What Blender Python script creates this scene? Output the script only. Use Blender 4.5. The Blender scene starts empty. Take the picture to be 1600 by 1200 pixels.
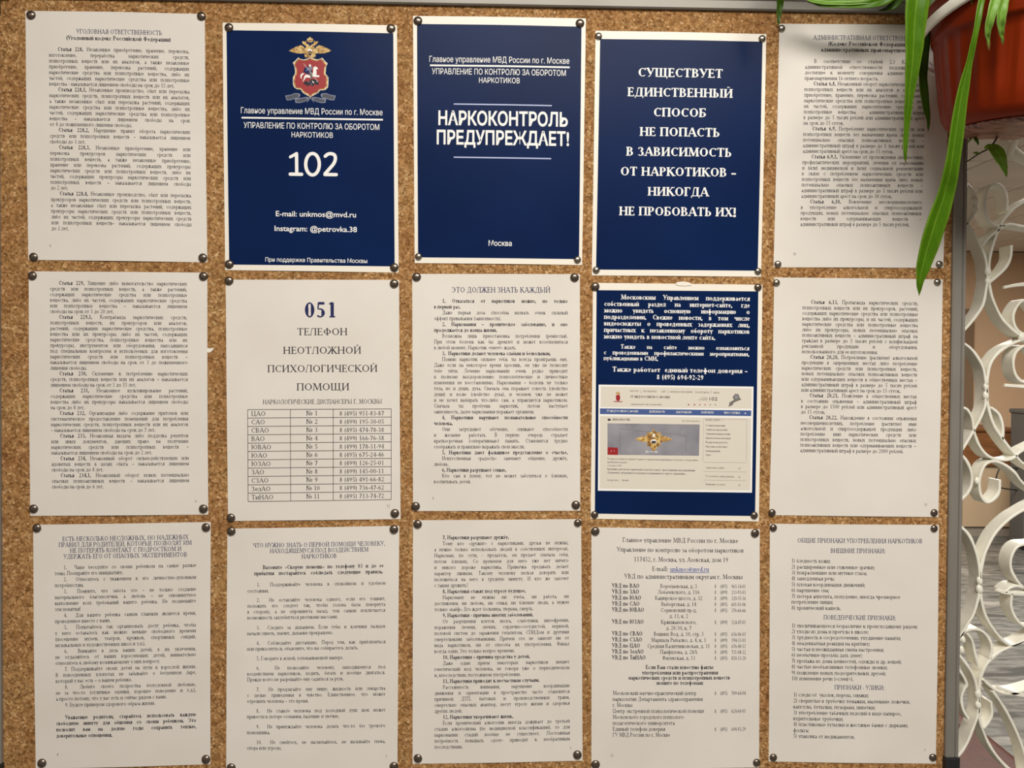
import bpy, bmesh, math, random
import numpy as np
from mathutils import Vector, Matrix, noise
from mathutils.geometry import tessellate_polygon

sc = bpy.context.scene
COL = sc.collection
rnd = random.Random(7)

# ------------------------------------------------------------------ camera
F = 1156.0                      # focal length in pixels of a 1600 wide frame
CAM = Vector((0.0, -0.908, 1.5))
YAW, PITCH, ROLL = map(math.radians, (-1.443, -0.917, -0.347))
_b = Matrix.Rotation(YAW, 3, 'Z') @ Matrix.Rotation(PITCH, 3, 'X') @ Matrix.Rotation(ROLL, 3, 'Y')
cd = bpy.data.cameras.new('camera')
cd.sensor_fit = 'HORIZONTAL'; cd.sensor_width = 36.0
cd.lens = F / 1600 * 36.0
cd.clip_start = 0.02
cam = bpy.data.objects.new('camera', cd); COL.objects.link(cam)
cam.matrix_world = Matrix.Translation(CAM) @ (_b @ Matrix.Rotation(math.pi / 2, 3, 'X')).to_4x4()
sc.camera = cam
BM = np.array(_b)

# ------------------------------------------------------------------ light
w = bpy.data.worlds.new('world'); sc.world = w; w.use_nodes = True
w.node_tree.nodes['Background'].inputs[0].default_value = (1.0, 0.91, 0.80, 1)
w.node_tree.nodes['Background'].inputs[1].default_value = 0.24

def area(name, loc, size, power, col, aim=None):
    l = bpy.data.lights.new(name, 'AREA'); l.shape = 'RECTANGLE'
    l.size, l.size_y = size; l.energy = power; l.color = col
    o = bpy.data.objects.new(name, l); COL.objects.link(o); o.location = loc
    d = Vector(aim) - Vector(loc) if aim else Vector((0, 0, -1))
    o.rotation_euler = d.to_track_quat('-Z', 'Y').to_euler()
    return o
area('ceiling_lamp_light', (0.3, -1.5, 2.66), (1.3, 1.1), 68, (1.0, 0.955, 0.88))
area('ceiling_lamp_light', (-1.5, -2.1, 2.66), (1.2, 1.2), 7, (1.0, 0.88, 0.76))
area('ceiling_lamp_light', (3.0, 3.4, 2.66), (1.8, 1.8), 190, (1.0, 0.93, 0.83))
area('ceiling_lamp_light', (1.9, 1.0, 2.66), (0.9, 0.9), 18, (1.0, 0.92, 0.84))
sc.view_settings.view_transform = 'Standard'
sc.view_settings.look = 'None'
sc.view_settings.gamma = 1.0
sc.view_settings.use_curve_mapping = False
sc.view_settings.exposure = 0.0

# ------------------------------------------------------------------ helpers
def lin(c):
    return tuple((v / 255 / 12.92 if v <= 10 else ((v / 255 + .055) / 1.055) ** 2.4) for v in c)

def mat(name, rgb, rough=0.6, metal=0.0, spec=0.5, **k):
    m = bpy.data.materials.new(name); m.use_nodes = True
    b = m.node_tree.nodes['Principled BSDF']
    b.inputs['Base Color'].default_value = (*lin(rgb), 1)
    b.inputs['Roughness'].default_value = rough
    b.inputs['Metallic'].default_value = metal
    b.inputs['Specular IOR Level'].default_value = spec
    for n, v in k.items():
        b.inputs[n.replace('_', ' ')].default_value = v
    return m

def nz(m, kind='NOISE', scale=5, detail=4, stops=(), bump=0.0, vec=None, dist=0.001, obj=True, rough=None):
    """colour a material by a noise field and optionally bump it"""
    nt = m.node_tree; N = nt.nodes; L = nt.links; b = N['Principled BSDF']
    tc = N.new('ShaderNodeTexCoord'); mp = N.new('ShaderNodeMapping')
    L.new(tc.outputs['Object' if obj else 'Generated'], mp.inputs[0])
    if vec: mp.inputs['Scale'].default_value = vec
    if kind == 'NOISE':
        t = N.new('ShaderNodeTexNoise'); t.inputs['Scale'].default_value = scale; t.inputs['Detail'].default_value = detail
        out = t.outputs[0]
    else:
        t = N.new('ShaderNodeTexVoronoi'); t.inputs['Scale'].default_value = scale
        out = t.outputs['Color'] if kind == 'CELL' else t.outputs['Distance']
    L.new(mp.outputs[0], t.inputs['Vector'])
    if stops:
        r = N.new('ShaderNodeValToRGB'); cr = r.color_ramp
        while len(cr.elements) < len(stops): cr.elements.new(0.5)
        for e, (p, c) in zip(cr.elements, stops): e.position = p; e.color = (*lin(c), 1)
        if kind == 'CELL':
            sp = N.new('ShaderNodeSeparateColor'); L.new(out, sp.inputs[0]); out = sp.outputs[0]
        L.new(out, r.inputs[0]); L.new(r.outputs[0], b.inputs['Base Color'])
    if bump:
        bp = N.new('ShaderNodeBump'); bp.inputs['Strength'].default_value = bump; bp.inputs['Distance'].default_value = dist
        L.new(out, bp.inputs['Height']); L.new(bp.outputs[0], b.inputs['Normal'])
    return m

def link(name, me, m=None, parent=None, smooth=False, **props):
    o = bpy.data.objects.new(name, me); COL.objects.link(o)
    if m is not None and not me.materials:
        for q in (m if isinstance(m, (list, tuple)) else [m]): me.materials.append(q)
    if smooth:
        for p in me.polygons: p.use_smooth = True
    if parent is not None: o.parent = parent
    for k, v in props.items(): o[k] = v
    return o

def empty(name, loc, label, cat, group=None):
    o = bpy.data.objects.new(name, None); COL.objects.link(o); o.location = loc
    o['label'] = label; o['category'] = cat
    if group: o['group'] = group
    o.empty_display_size = 0.02
    return o

def attach(o, root):                # parent while keeping world-space geometry
    o.parent = root
    o.matrix_parent_inverse = Matrix.Translation(root.location).inverted()
    return o

def mesh(name, vs, fs, sub=None):
    me = bpy.data.meshes.new(name); me.from_pydata([tuple(v) for v in vs], [], fs); me.update()
    return me

def box_bm(bm, lo, hi, bevel=0.0, seg=2):
    r = bmesh.ops.create_cube(bm, size=1)
    vs = r['verts']
    for v in vs:
        v.co = Vector([(lo[i] + hi[i]) / 2 + v.co[i] * (hi[i] - lo[i]) for i in range(3)])
    if bevel:
        es = list({e for v in vs for e in v.link_edges})
        bmesh.ops.bevel(bm, geom=es, offset=bevel, segments=seg, affect='EDGES', profile=0.6)

def box(name, lo, hi, m, parent=None, bevel=0.0, seg=2, smooth=False, **props):
    bm = bmesh.new(); box_bm(bm, lo, hi, bevel, seg)
    me = bpy.data.meshes.new(name); bm.to_mesh(me); bm.free()
    o = link(name, me, m, None, smooth, **props)
    if parent is not None: attach(o, parent)
    return o

def rays(P):
    P = np.atleast_2d(np.asarray(P, float))
    q = np.c_[(P[:, 0] - 800) / F, np.ones(len(P)), -(P[:, 1] - 600) / F]
    return q @ BM.T
C3 = np.array(CAM)
def onY(P, Y=0.0):                  # points of the photograph on a plane parallel to the board
    d = rays(P); Y = np.broadcast_to(np.asarray(Y, float), (len(d),))
    s = (Y - C3[1]) / d[:, 1]
    return C3 + d * s[:, None]
def onZ(P, z):
    d = rays(P); s = (z - C3[2]) / d[:, 2]
    return C3 + d * s[:, None]
def smoothpath(pts, n=6):
    pts = np.asarray(pts, float)
    p = np.vstack([2 * pts[0] - pts[1], pts, 2 * pts[-1] - pts[-2]]); out = []
    for i in range(1, len(p) - 2):
        for k in range(n):
            t = k / n
            out.append(.5 * ((2 * p[i]) + (-p[i - 1] + p[i + 1]) * t + (2 * p[i - 1] - 5 * p[i] + 4 * p[i + 1] - p[i + 2]) * t * t + (-p[i - 1] + 3 * p[i] - 3 * p[i + 1] + p[i + 2]) * t ** 3))
    out.append(p[-2]); return np.array(out)

# ------------------------------------------------------------------ materials
M = {}
M['cork'] = mat('cork', (168, 122, 76), 0.92, spec=0.15)
nt = M['cork'].node_tree; N = nt.nodes; L = nt.links; b = N['Principled BSDF']
tc = N.new('ShaderNodeTexCoord')
v1 = N.new('ShaderNodeTexVoronoi'); v1.inputs['Scale'].default_value = 430; L.new(tc.outputs['Object'], v1.inputs['Vector'])
v2 = N.new('ShaderNodeTexVoronoi'); v2.inputs['Scale'].default_value = 190; L.new(tc.outputs['Object'], v2.inputs['Vector'])
n1 = N.new('ShaderNodeTexNoise'); n1.inputs['Scale'].default_value = 14; n1.inputs['Detail'].default_value = 3; L.new(tc.outputs['Object'], n1.inputs['Vector'])
s1 = N.new('ShaderNodeSeparateColor'); L.new(v1.outputs['Color'], s1.inputs[0])
r1 = N.new('ShaderNodeValToRGB'); L.new(s1.outputs[0], r1.inputs[0])
stops = [(0.0, (132, 96, 58)), (0.2, (162, 122, 76)), (0.55, (180, 140, 94)), (0.88, (196, 158, 112)), (1.0, (222, 192, 150))]
while len(r1.color_ramp.elements) < 5: r1.color_ramp.elements.new(.5)
for e, (p, c) in zip(r1.color_ramp.elements, stops): e.position = p; e.color = (*lin(c), 1)
s2 = N.new('ShaderNodeSeparateColor'); L.new(v2.outputs['Color'], s2.inputs[0])
r2 = N.new('ShaderNodeValToRGB'); L.new(s2.outputs[1], r2.inputs[0])
for e, (p, c) in zip(r2.color_ramp.elements, [(0.0, (214, 208, 202)), (0.9, (255, 252, 248))]): e.position = p; e.color = (*lin(c), 1)
mx = N.new('ShaderNodeMix'); mx.data_type = 'RGBA'; mx.blend_type = 'MULTIPLY'; mx.inputs[0].default_value = 1
L.new(r1.outputs[0], mx.inputs[6]); L.new(r2.outputs[0], mx.inputs[7])
r3 = N.new('ShaderNodeValToRGB'); L.new(n1.outputs[0], r3.inputs[0])
for e, (p, c) in zip(r3.color_ramp.elements, [(0.3, (236, 222, 212)), (0.7, (255, 255, 250))]): e.position = p; e.color = (*lin(c), 1)
mx2 = N.new('ShaderNodeMix'); mx2.data_type = 'RGBA'; mx2.blend_type = 'MULTIPLY'; mx2.inputs[0].default_value = 1
L.new(mx.outputs[2], mx2.inputs[6]); L.new(r3.outputs[0], mx2.inputs[7]); L.new(mx2.outputs[2], b.inputs['Base Color'])
bp = N.new('ShaderNodeBump'); bp.inputs['Strength'].default_value = 0.3; bp.inputs['Distance'].default_value = 0.001
L.new(v1.outputs['Distance'], bp.inputs['Height']); L.new(bp.outputs[0], b.inputs['Normal'])

M['paper'] = nz(mat('paper', (226, 219, 210), 0.62, spec=0.25), scale=9, detail=3, stops=[(.3, (222, 215, 206)), (.7, (230, 224, 216))], bump=.12, dist=.004)
M['photo_paper'] = mat('photo_paper', (242, 235, 222), 0.4, spec=0.4)
M['navy'] = nz(mat('navy_print', (13, 33, 76), 0.3, spec=0.06), scale=7, detail=2, stops=[(.3, (11, 31, 71)), (.7, (14, 36, 80))])
M['ink'] = mat('dark_ink', (62, 57, 64), 0.7, spec=0.1)
M['ink_navy'] = mat('navy_ink', (44, 48, 92), 0.7, spec=0.1)
M['ink_white'] = mat('white_ink', (246, 244, 240), 0.45, spec=0.3)
M['ink_grey'] = mat('grey_ink', (120, 114, 110), 0.7, spec=0.1)
M['lilac'] = mat('pale_blue_ink', (176, 186, 222), 0.5)
M['link'] = mat('blue_link_ink', (40, 78, 168), 0.6)
M['red'] = mat('red_print', (158, 26, 32), 0.45)
M['gold'] = nz(mat('gold_print', (196, 156, 86), 0.45), scale=260, detail=2, stops=[(.36, (138, 96, 48)), (.5, (196, 154, 84)), (.66, (226, 198, 132))])
M['goldd'] = mat('dark_gold_print', (128, 92, 44), 0.5)
M['ribbon'] = mat('ribbon_fill_print', (66, 70, 84), 0.5)
M['silver'] = mat('grey_ribbon_print', (120, 128, 150), 0.5)
M['web'] = mat('screen_print_beige', (222, 214, 200), 0.5)
M['webgrey'] = nz(mat('screen_print_grey', (140, 138, 146), 0.5), scale=30, detail=3, stops=[(.3, (122, 120, 130)), (.7, (160, 158, 164))])
M['webblue'] = mat('screen_print_blue', (66, 90, 146), 0.5)
M['alu'] = nz(mat('aluminium', (150, 150, 150), 0.5, metal=0.3), scale=12, detail=2, stops=[(.3, (134, 129, 121)), (.7, (144, 139, 131))], vec=(1, 1, 1))
M['black'] = mat('black_plastic', (34, 33, 34), 0.5)
M['tack'] = mat('dark_steel', (122, 110, 100), 0.26, metal=0.85)
M['tack2'] = mat('bright_steel', (170, 162, 150), 0.25, metal=0.95)
M['iron'] = nz(mat('white_enamel', (240, 237, 224), 0.38), scale=30, detail=4, stops=[(.3, (232, 228, 213)), (.65, (244, 241, 228))], bump=.35, dist=.003)
M['pot'] = nz(mat('terracotta_plastic', (124, 40, 8), 0.4, spec=0.1), scale=10, detail=3, stops=[(.3, (118, 34, 6)), (.7, (132, 44, 12))], vec=(1, 1, .3))
M['saucer'] = nz(mat('streaked_brown', (140, 90, 74), 0.4), scale=30, detail=4, stops=[(.40, (74, 26, 16)), (.47, (150, 96, 76)), (.55, (84, 34, 22)), (.60, (170, 120, 98)), (.66, (92, 40, 26))], vec=(.7, 3.5, 3.5), bump=.9, dist=.006)  # dark brown with paler pinkish streaks from stretched noise
M['soil'] = nz(mat('potting_soil', (60, 42, 30), 0.95), scale=60, detail=5, stops=[(.3, (34, 24, 18)), (.7, (84, 62, 44))], bump=.8, dist=.004)

def leafmat(name, a, bb):
    m = mat(name, a, 0.36, spec=0.25)
    nt = m.node_tree; N = nt.nodes; L = nt.links; b = N['Principled BSDF']
    at = N.new('ShaderNodeAttribute'); at.attribute_name = 'vein'
    r = N.new('ShaderNodeValToRGB'); els = r.color_ramp.elements
    els.new(.5); els.new(.85)
    for e, (p, c) in zip(els, [(0.0, bb), (.10, a), (.72, a), (.99, bb)]): e.position = p; e.color = (*lin(c), 1)
    n = N.new('ShaderNodeTexNoise'); n.inputs['Scale'].default_value = 40; n.inputs['Detail'].default_value = 3
    x = N.new('ShaderNodeMix'); x.data_type = 'RGBA'; x.blend_type = 'MULTIPLY'; x.inputs[0].default_value = .35
    L.new(at.outputs['Fac'], r.inputs[0]); L.new(r.outputs[0], x.inputs[6]); L.new(n.outputs[0], x.inputs[7])
    # dry brown tip
    at2 = N.new('ShaderNodeAttribute'); at2.attribute_name = 'tip'
    y = N.new('ShaderNodeMix'); y.data_type = 'RGBA'
    L.new(at2.outputs['Fac'], y.inputs[0]); L.new(x.outputs[2], y.inputs[6]); y.inputs[7].default_value = (*lin((150, 100, 62)), 1)
    L.new(y.outputs[2], b.inputs['Base Color'])
    b.inputs['Transmission Weight'].default_value = 0.0
    b.inputs['Subsurface Weight'].default_value = 0.0
    return m
M['leaf'] = leafmat('green_leaf', (74, 116, 6), (112, 148, 40))
M['leafdark'] = leafmat('deep_green_leaf', (50, 78, 10), (74, 100, 26))
M['leafpale'] = leafmat('pale_green_leaf', (112, 156, 54), (152, 182, 94))
M['sprig'] = leafmat('light_green_leaf', (128, 176, 48), (160, 200, 90))
M['stem'] = mat('woody_stem', (70, 62, 36), 0.6)
M['leather'] = nz(mat('maroon_leather', (80, 34, 24), 0.5, spec=0.12), scale=60, detail=4, stops=[(.3, (70, 28, 20)), (.7, (90, 40, 28))], bump=.2, dist=.002)
M['wall'] = nz(mat('beige_wall_paint', (204, 176, 146), 0.8), scale=1.5, detail=2, stops=[(.3, (200, 172, 142)), (.7, (208, 180, 150))])
M['walldark'] = mat('brown_trim_paint', (130, 108, 86), 0.7)
M['tile'] = nz(mat('ceiling_tile', (200, 194, 186), 0.9), scale=3, detail=2, stops=[(.3, (194, 188, 180)), (.7, (206, 200, 192))])
M['gap'] = mat('ceiling_grid_gap', (98, 90, 82), 0.9)  # darker colour of the ceiling slab, seen in the gaps between tiles
M['marble'] = nz(mat('grey_marble_floor', (120, 118, 112), 0.32), scale=1.7, detail=8, stops=[(.36, (70, 72, 72)), (.46, (116, 117, 114)), (.54, (84, 85, 84)), (.66, (140, 139, 134))], vec=(1.4, 4.2, 1))
M['wood'] = nz(mat('brown_wood', (128, 84, 50), 0.45), scale=6, detail=4, stops=[(.3, (112, 72, 42)), (.7, (142, 96, 60))], vec=(1, 1, 9))
M['beige_panel'] = mat('beige_laminate', (196, 172, 142), 0.6)
M['darkgrey'] = mat('dark_grey_plastic', (84, 84, 82), 0.5)
M['base'] = mat('grey_skirting', (150, 142, 130), 0.6)

# ------------------------------------------------------------------ setting
X0, X1, YF, YB, H = -3.2, 5.6, -3.4, 6.35, 2.72
box('floor', (X0, YF, -0.05), (X1, YB, 0), M['marble'], kind='structure')
ceil = box('ceiling', (X0, YF, H), (X1, YB, H + .05), M['gap'], kind='structure')
tb = bmesh.new(); box_bm(tb, (0, 0, 0), (.592, .592, .006))
tm = bpy.data.meshes.new('ceiling_tile'); tb.to_mesh(tm); tb.free(); tm.materials.append(M['tile'])
for i in range(12):
    for j in range(10):
        o = bpy.data.objects.new('ceiling_tile', tm); COL.objects.link(o); o.parent = ceil
        o.location = (-1.4 + i * .6 , 0.25 + j * .6, H - .006)
box('wall_back', (X0, YB, 0), (X1, YB + .1, H), M['wall'], kind='structure')
box('wall_left', (X0 - .1, YF, 0), (X0, YB, H), M['wall'], kind='structure')
box('wall_right', (X1, YF, 0), (X1 + .1, YB, H), M['wall'], kind='structure')
box('baseboard_back', (X0, YB - .025, 0), (X1, YB - .0005, .11), M['base'], bevel=.004, kind='structure')

# door trim at the far wall, left of the visible beige stretch
p = onY([(1517, 560)], YB)[0]
box('trim_1', (p[0] - .34, YB - .05, 0.0), (p[0], YB - .0005, 2.15), M['walldark'], bevel=.006, kind='structure')

# reception counter by the far wall
yc = YB - .55
a = onY([(1507, 669)], yc)[0]; c2 = onY([(1590, 728)], yc)[0]
root = empty('reception_counter', ((a[0] + c2[0]) / 2, yc + .25, 0), 'low counter with brown wooden band over beige base by the far wall', 'counter')
box('counter_base', (a[0] + .02, yc + .03, .09), (c2[0], yc + .5, c2[2]), M['beige_panel'], root, bevel=.004)
box('front_band', (a[0], yc, c2[2]), (c2[0] + .01, yc + .5, a[2] - .03), M['wood'], root, bevel=.004)
box('countertop', (a[0] - .02, yc - .02, a[2] - .03), (c2[0] + .03, yc + .52, a[2]), M['wood'], root, bevel=.006)
box('plinth', (a[0] + .03, yc + .05, 0), (c2[0] - .01, yc + .49, .09), M['base'], root)

# dark grey cabinet
yk = YB - 1.1
a = onY([(1577, 638)], yk + .2)[0]
root = empty('storage_cabinet', (a[0] + .25, yk + .2, 0), 'dark grey upright box standing on the marble floor at the right', 'cabinet')
box('cabinet_body', (a[0] + .01, yk + .012, .05), (a[0] + .55, yk + .2, a[2] - .03), M['darkgrey'], root, bevel=.02, seg=3)
box('lid', (a[0], yk, a[2] - .04), (a[0] + .56, yk + .21, a[2]), M['darkgrey'], root, bevel=.015, seg=3)
box('door', (a[0] + .04, yk, .09), (a[0] + .52, yk + .014, a[2] - .09), M['darkgrey'], root, bevel=.004)
box('base', (a[0] + .03, yk + .03, 0), (a[0] + .53, yk + .19, .05), M['black'], root)

def tube(name, pts, r, m, root=None, seg=8, taper=None, n=5, **props):
    P = smoothpath(pts, n); vs, fs = [], []
    for i, q in enumerate(P):
        t = P[min(i + 1, len(P) - 1)] - P[max(i - 1, 0)]; t = Vector(t).normalized()
        u = t.orthogonal().normalized() if i == 0 else (u - t * u.dot(t)).normalized()
        v = t.cross(u); rr = r * (1 + (taper - 1) * i / (len(P) - 1)) if taper is not None else r
        for k in range(seg):
            an = 2 * math.pi * k / seg
            vs.append(Vector(q) + u * math.cos(an) * rr + v * math.sin(an) * rr)
        if i:
            for k in range(seg):
                fs.append(((i - 1) * seg + k, (i - 1) * seg + (k + 1) % seg, i * seg + (k + 1) % seg, i * seg + k))
    fs.append(tuple(range(seg))[::-1]); fs.append(tuple((len(P) - 1) * seg + k for k in range(seg)))
    o = link(name, mesh(name, vs, fs), m, None, True, **props)
    if root is not None: attach(o, root)
    return o
yq = yk - .02
tube('power_cable', onY([(1590, 732), (1566, 730), (1558, 741), (1557, 752), (1564, 762), (1590, 766)], yk + .1), .006, M['black'],
     label='thin black cable looping beside the dark grey box', category='cable')

# leather bench beyond the grille
zt = .46
A = onZ([(1486, 1096)], zt)[0]; B = onZ([(1606, 1192)], zt)[0]
ex = Vector((B - A)); ex.z = 0; exn = ex.normalized(); ey = Vector((exn.y, -exn.x, 0))
root = empty('leather_bench', (A[0], A[1], 0), 'maroon leather bench seen low behind the white grille', 'bench')
def obox(name, u0, u1, v0, v1, z0, z1, m, bev, seg=3):
    bm = bmesh.new(); box_bm(bm, (u0, v0, z0), (u1, v1, z1), bev, seg)
    for v in bm.verts:
        q = Vector((A[0], A[1], 0)) + exn * v.co.x + ey * v.co.y; v.co = Vector((q.x, q.y, v.co.z))
    me = bpy.data.meshes.new(name); bm.to_mesh(me); bm.free()
    return attach(link(name, me, m, None, True), root)
obox('cushion', -.05, .17, 0, .42, .34, zt, M['leather'], .035, 4)
obox('cushion', .172, .62, 0, .42, .34, zt, M['leather'], .035, 4)
obox('seat_base', -.04, .61, .015, .41, .1, .345, M['leather'], .02)
for u in (-.02, .56):
    for v in (.03, .36): obox('leg', u, u + .035, v, v + .035, 0, .1, M['black'], .004)

# ------------------------------------------------------------------ white wrought iron grille
GY, GD = 0.0212, 0.022
groot = empty('iron_grille', tuple(onY([(1560, 600)], GY)[0]), 'white painted wrought iron scroll grille to the right of the cork board', 'grille')
def ribbon(name, px, Y=GY, depth=GD, th=.0034, n=5, taper=False):
    P = smoothpath(onY(px, Y), n); vs, fs = [], []
    c = .0007
    for i, q in enumerate(P):
        t = Vector(P[min(i + 1, len(P) - 1)] - P[max(i - 1, 0)]).normalized()
        nrm = Vector((t.z, 0, -t.x)).normalized()
        h = th / 2
        wob = noise.noise(Vector((q[0] * 60, i * .2, q[2] * 60))) * .0005
        k = 1.0
        if taper: k = max(.25, 1 - i / (len(P) - 1))
        hh = (h + wob) * (1 if not taper else .6 + .4 * k); D = depth * k
        prof = [(-hh, c), (-hh + c, 0), (hh - c, 0), (hh, c), (hh, D - c), (hh - c, D), (-hh + c, D), (-hh, D - c)]
        for s, y in prof: vs.append(Vector(q) + nrm * s + Vector((0, y, 0)))
        if i:
            for k2 in range(8):
                fs.append(((i - 1) * 8 + k2, (i - 1) * 8 + (k2 + 1) % 8, i * 8 + (k2 + 1) % 8, i * 8 + k2))
    fs.append(tuple(range(8))[::-1]); fs.append(tuple((len(P) - 1) * 8 + k for k in range(8)))
    me = mesh(name, vs, fs); bm = bmesh.new(); bm.from_mesh(me); bmesh.ops.recalc_face_normals(bm, faces=bm.faces); bm.to_mesh(me); bm.free()
    o = link(name, me, M['iron'], None, False)
    for p in me.polygons: p.use_smooth = len(p.vertices) == 4
    me.set_sharp_from_angle(angle=math.radians(28))
    return attach(o, groot)
arcs = [
 [(1425, 305), (1468, 315), (1492, 328), (1506, 342), (1520, 360), (1532, 382), (1540, 402), (1543, 420), (1544, 436), (1542, 450), (1537, 475), (1525, 495), (1503, 520), (1480, 536), (1445, 548)],
 [(1668, 298), (1630, 302), (1600, 315), (1580, 330), (1565, 350), (1555, 375), (1548, 400), (1546, 425), (1547, 445), (1552, 467), (1565, 495), (1580, 512), (1597, 525), (1625, 536), (1668, 540)],
 [(1445, 508), (1480, 519), (1503, 534), (1520, 547), (1535, 570), (1541, 595), (1542, 615), (1540, 635), (1532, 655), (1517, 682), (1502, 705), (1480, 724), (1445, 738)],
 [(1668, 516), (1628, 519), (1600, 530), (1577, 540), (1560, 552), (1548, 570), (1544, 590), (1543, 610), (1544, 630), (1552, 660), (1567, 685), (1585, 708), (1602, 726), (1640, 745)],
 [(1430, 792), (1470, 802), (1499, 821), (1515, 837), (1525, 860), (1530, 880), (1532, 902), (1532, 918), (1529, 937), (1522, 960), (1512, 977), (1499, 997), (1470, 1020), (1440, 1028)],
 [(1668, 778), (1630, 782), (1600, 797), (1577, 812), (1555, 835), (1540, 865), (1534, 890), (1533, 915), (1534, 935), (1540, 960), (1552, 982), (1567, 1000), (1582, 1009), (1603, 1000), (1630, 984)],
 [(1440, 1000), (1475, 1006), (1495, 1020), (1512, 1040), (1524, 1062), (1528, 1082), (1530, 1100), (1529, 1117), (1520, 1142), (1510, 1165), (1495, 1185), (1470, 1206), (1440, 1222)],
 [(1640, 990), (1600, 1003), (1578, 1012), (1560, 1021), (1543, 1038), (1533, 1060), (1531, 1082), (1531, 1100), (1531, 1117), (1535, 1137), (1547, 1165), (1565, 1190), (1590, 1212), (1625, 1228)],
]
mirror = lambda q: [(3334 - x, y) for x, y in q]
for q in arcs: ribbon('ring_bar', q); ribbon('ring_bar', mirror(q))
scr = [
 [(1480, 296), (1497, 287), (1512, 289), (1522, 300), (1526, 316), (1522, 334), (1513, 348), (1500, 360)],
 [(1574, 329), (1574, 308), (1567, 292), (1555, 287), (1545, 294), (1540, 312), (1541, 332), (1549, 347), (1562, 353), (1580, 350), (1602, 354), (1667, 362)],
 [(1581, 383), (1580, 402), (1572, 418), (1559, 431), (1548, 440)],
 [(1535, 385), (1545, 372), (1560, 360), (1570, 352)],
 [(1622, 486), (1610, 472), (1598, 470), (1588, 482), (1584, 496), (1588, 512), (1600, 522), (1616, 520)],
 [(1626, 560), (1612, 544), (1600, 541), (1588, 551), (1584, 566), (1588, 586), (1600, 597), (1618, 596)],
 [(1500, 636), (1512, 640), (1520, 655), (1523, 675), (1532, 698), (1547, 714), (1570, 719), (1585, 715), (1602, 702), (1667, 672)],
 [(1567, 687), (1568, 668), (1562, 648), (1550, 637)],
 [(1667, 800), (1605, 760), (1586, 738), (1568, 725), (1552, 721), (1540, 727), (1533, 742), (1531, 758), (1534, 775), (1543, 785), (1554, 780), (1562, 768), (1563, 750)],
 [(1470, 700), (1498, 708), (1512, 722), (1519, 742), (1518, 760), (1510, 774), (1497, 786)],
 [(1667, 850), (1612, 850), (1592, 854), (1582, 868), (1580, 886), (1587, 903), (1602, 920), (1630, 935)],
 [(1582, 928), (1581, 948), (1588, 966), (1602, 979), (1630, 985)],
 [(1572, 926), (1579, 919), (1590, 916), (1602, 920)],
 [(1499, 1002), (1505, 990), (1518, 984), (1534, 986), (1546, 998), (1551, 1015), (1548, 1030)],
 [(1512, 990), (1520, 1002), (1524, 1020), (1530, 1042)],
 [(1486, 1038), (1500, 1048), (1511, 1068), (1507, 1078), (1503, 1092), (1506, 1110), (1514, 1124)],
 [(1537, 1062), (1550, 1074), (1566, 1083), (1585, 1084), (1602, 1080), (1667, 1060)],
 [(1552, 1080), (1572, 1110), (1590, 1146), (1602, 1180), (1610, 1230)],
 [(1549, 1097), (1551, 1115), (1546, 1128), (1538, 1138)],
 [(1667, 60), (1620, 70), (1588, 105), (1572, 150), (1570, 190), (1576, 214), (1585, 228), (1602, 242), (1630, 252), (1667, 256)],
]
for q in scr: ribbon('scroll', q); ribbon('scroll', mirror(q))
for q in ([(1667, 438), (1600, 444), (1569, 449)], [(1667, 608), (1600, 604), (1570, 602)], [(1667, 930), (1600, 928), (1575, 927), (1557, 922)],
          [(1667, 1092), (1600, 1087), (1575, 1080), (1557, 1073)]):
    ribbon('spike', q, th=.006, depth=.012, taper=True); ribbon('spike', mirror(q), th=.006, depth=.012, taper=True)
def bead(px, py, r):
    bm = bmesh.new(); bmesh.ops.create_icosphere(bm, subdivisions=2, radius=r)
    c = Vector(onY([(px, py)], GY)[0])
    for v in bm.verts:
        v.co *= 1 + .25 * noise.noise(v.co * 300); v.co.z *= 1.5; v.co.y *= .8; v.co += c + Vector((0, .002, 0))
    me = bpy.data.meshes.new('weld_bead'); bm.to_mesh(me); bm.free()
    attach(link('weld_bead', me, M['iron'], None, True), groot)
for q in [(1545, 424, .0045), (1545, 440, .004), (1542, 604, .0035), (1542, 618, .004), (1542, 630, .003), (1532, 908, .004), (1532, 921, .0045), (1530, 1085, .0045), (1530, 1102, .004), (1531, 1116, .003), (1525, 312, .004), (1525, 326, .0035), (1528, 752, .0035), (1506, 1000, .0035), (1504, 1016, .0035), (1598, 527, .0045)]:
    bead(*q)

xp = onY([(1915, 600)], GY)[0][0]; xm = onY([(1405, 600)], GY)[0][0]
for x in (-.56, xm, xp): box('post', (x - .009, GY, 0), (x + .009, GY + .022, H - .007), M['iron'], groot, bevel=.002)
for z in (.90, 2.075, 2.6, .12): box('rail', (-.569, GY + .002, z - .008), (xp + .009, GY + .020, z + .008), M['iron'], groot, bevel=.002)
k2 = 0
for x0, x1 in ((-.56, xm), (xm, xp)):
    n = max(2, int((x1 - x0) / .11))
    for i in range(1, n):
        x = x0 + (x1 - x0) * i / n
        for za, zb in ((.128, .892), (2.083, 2.592)): box('baluster', (x - .005, GY + .006, za), (x + .005, GY + .016, zb), M['iron'], groot)

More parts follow.
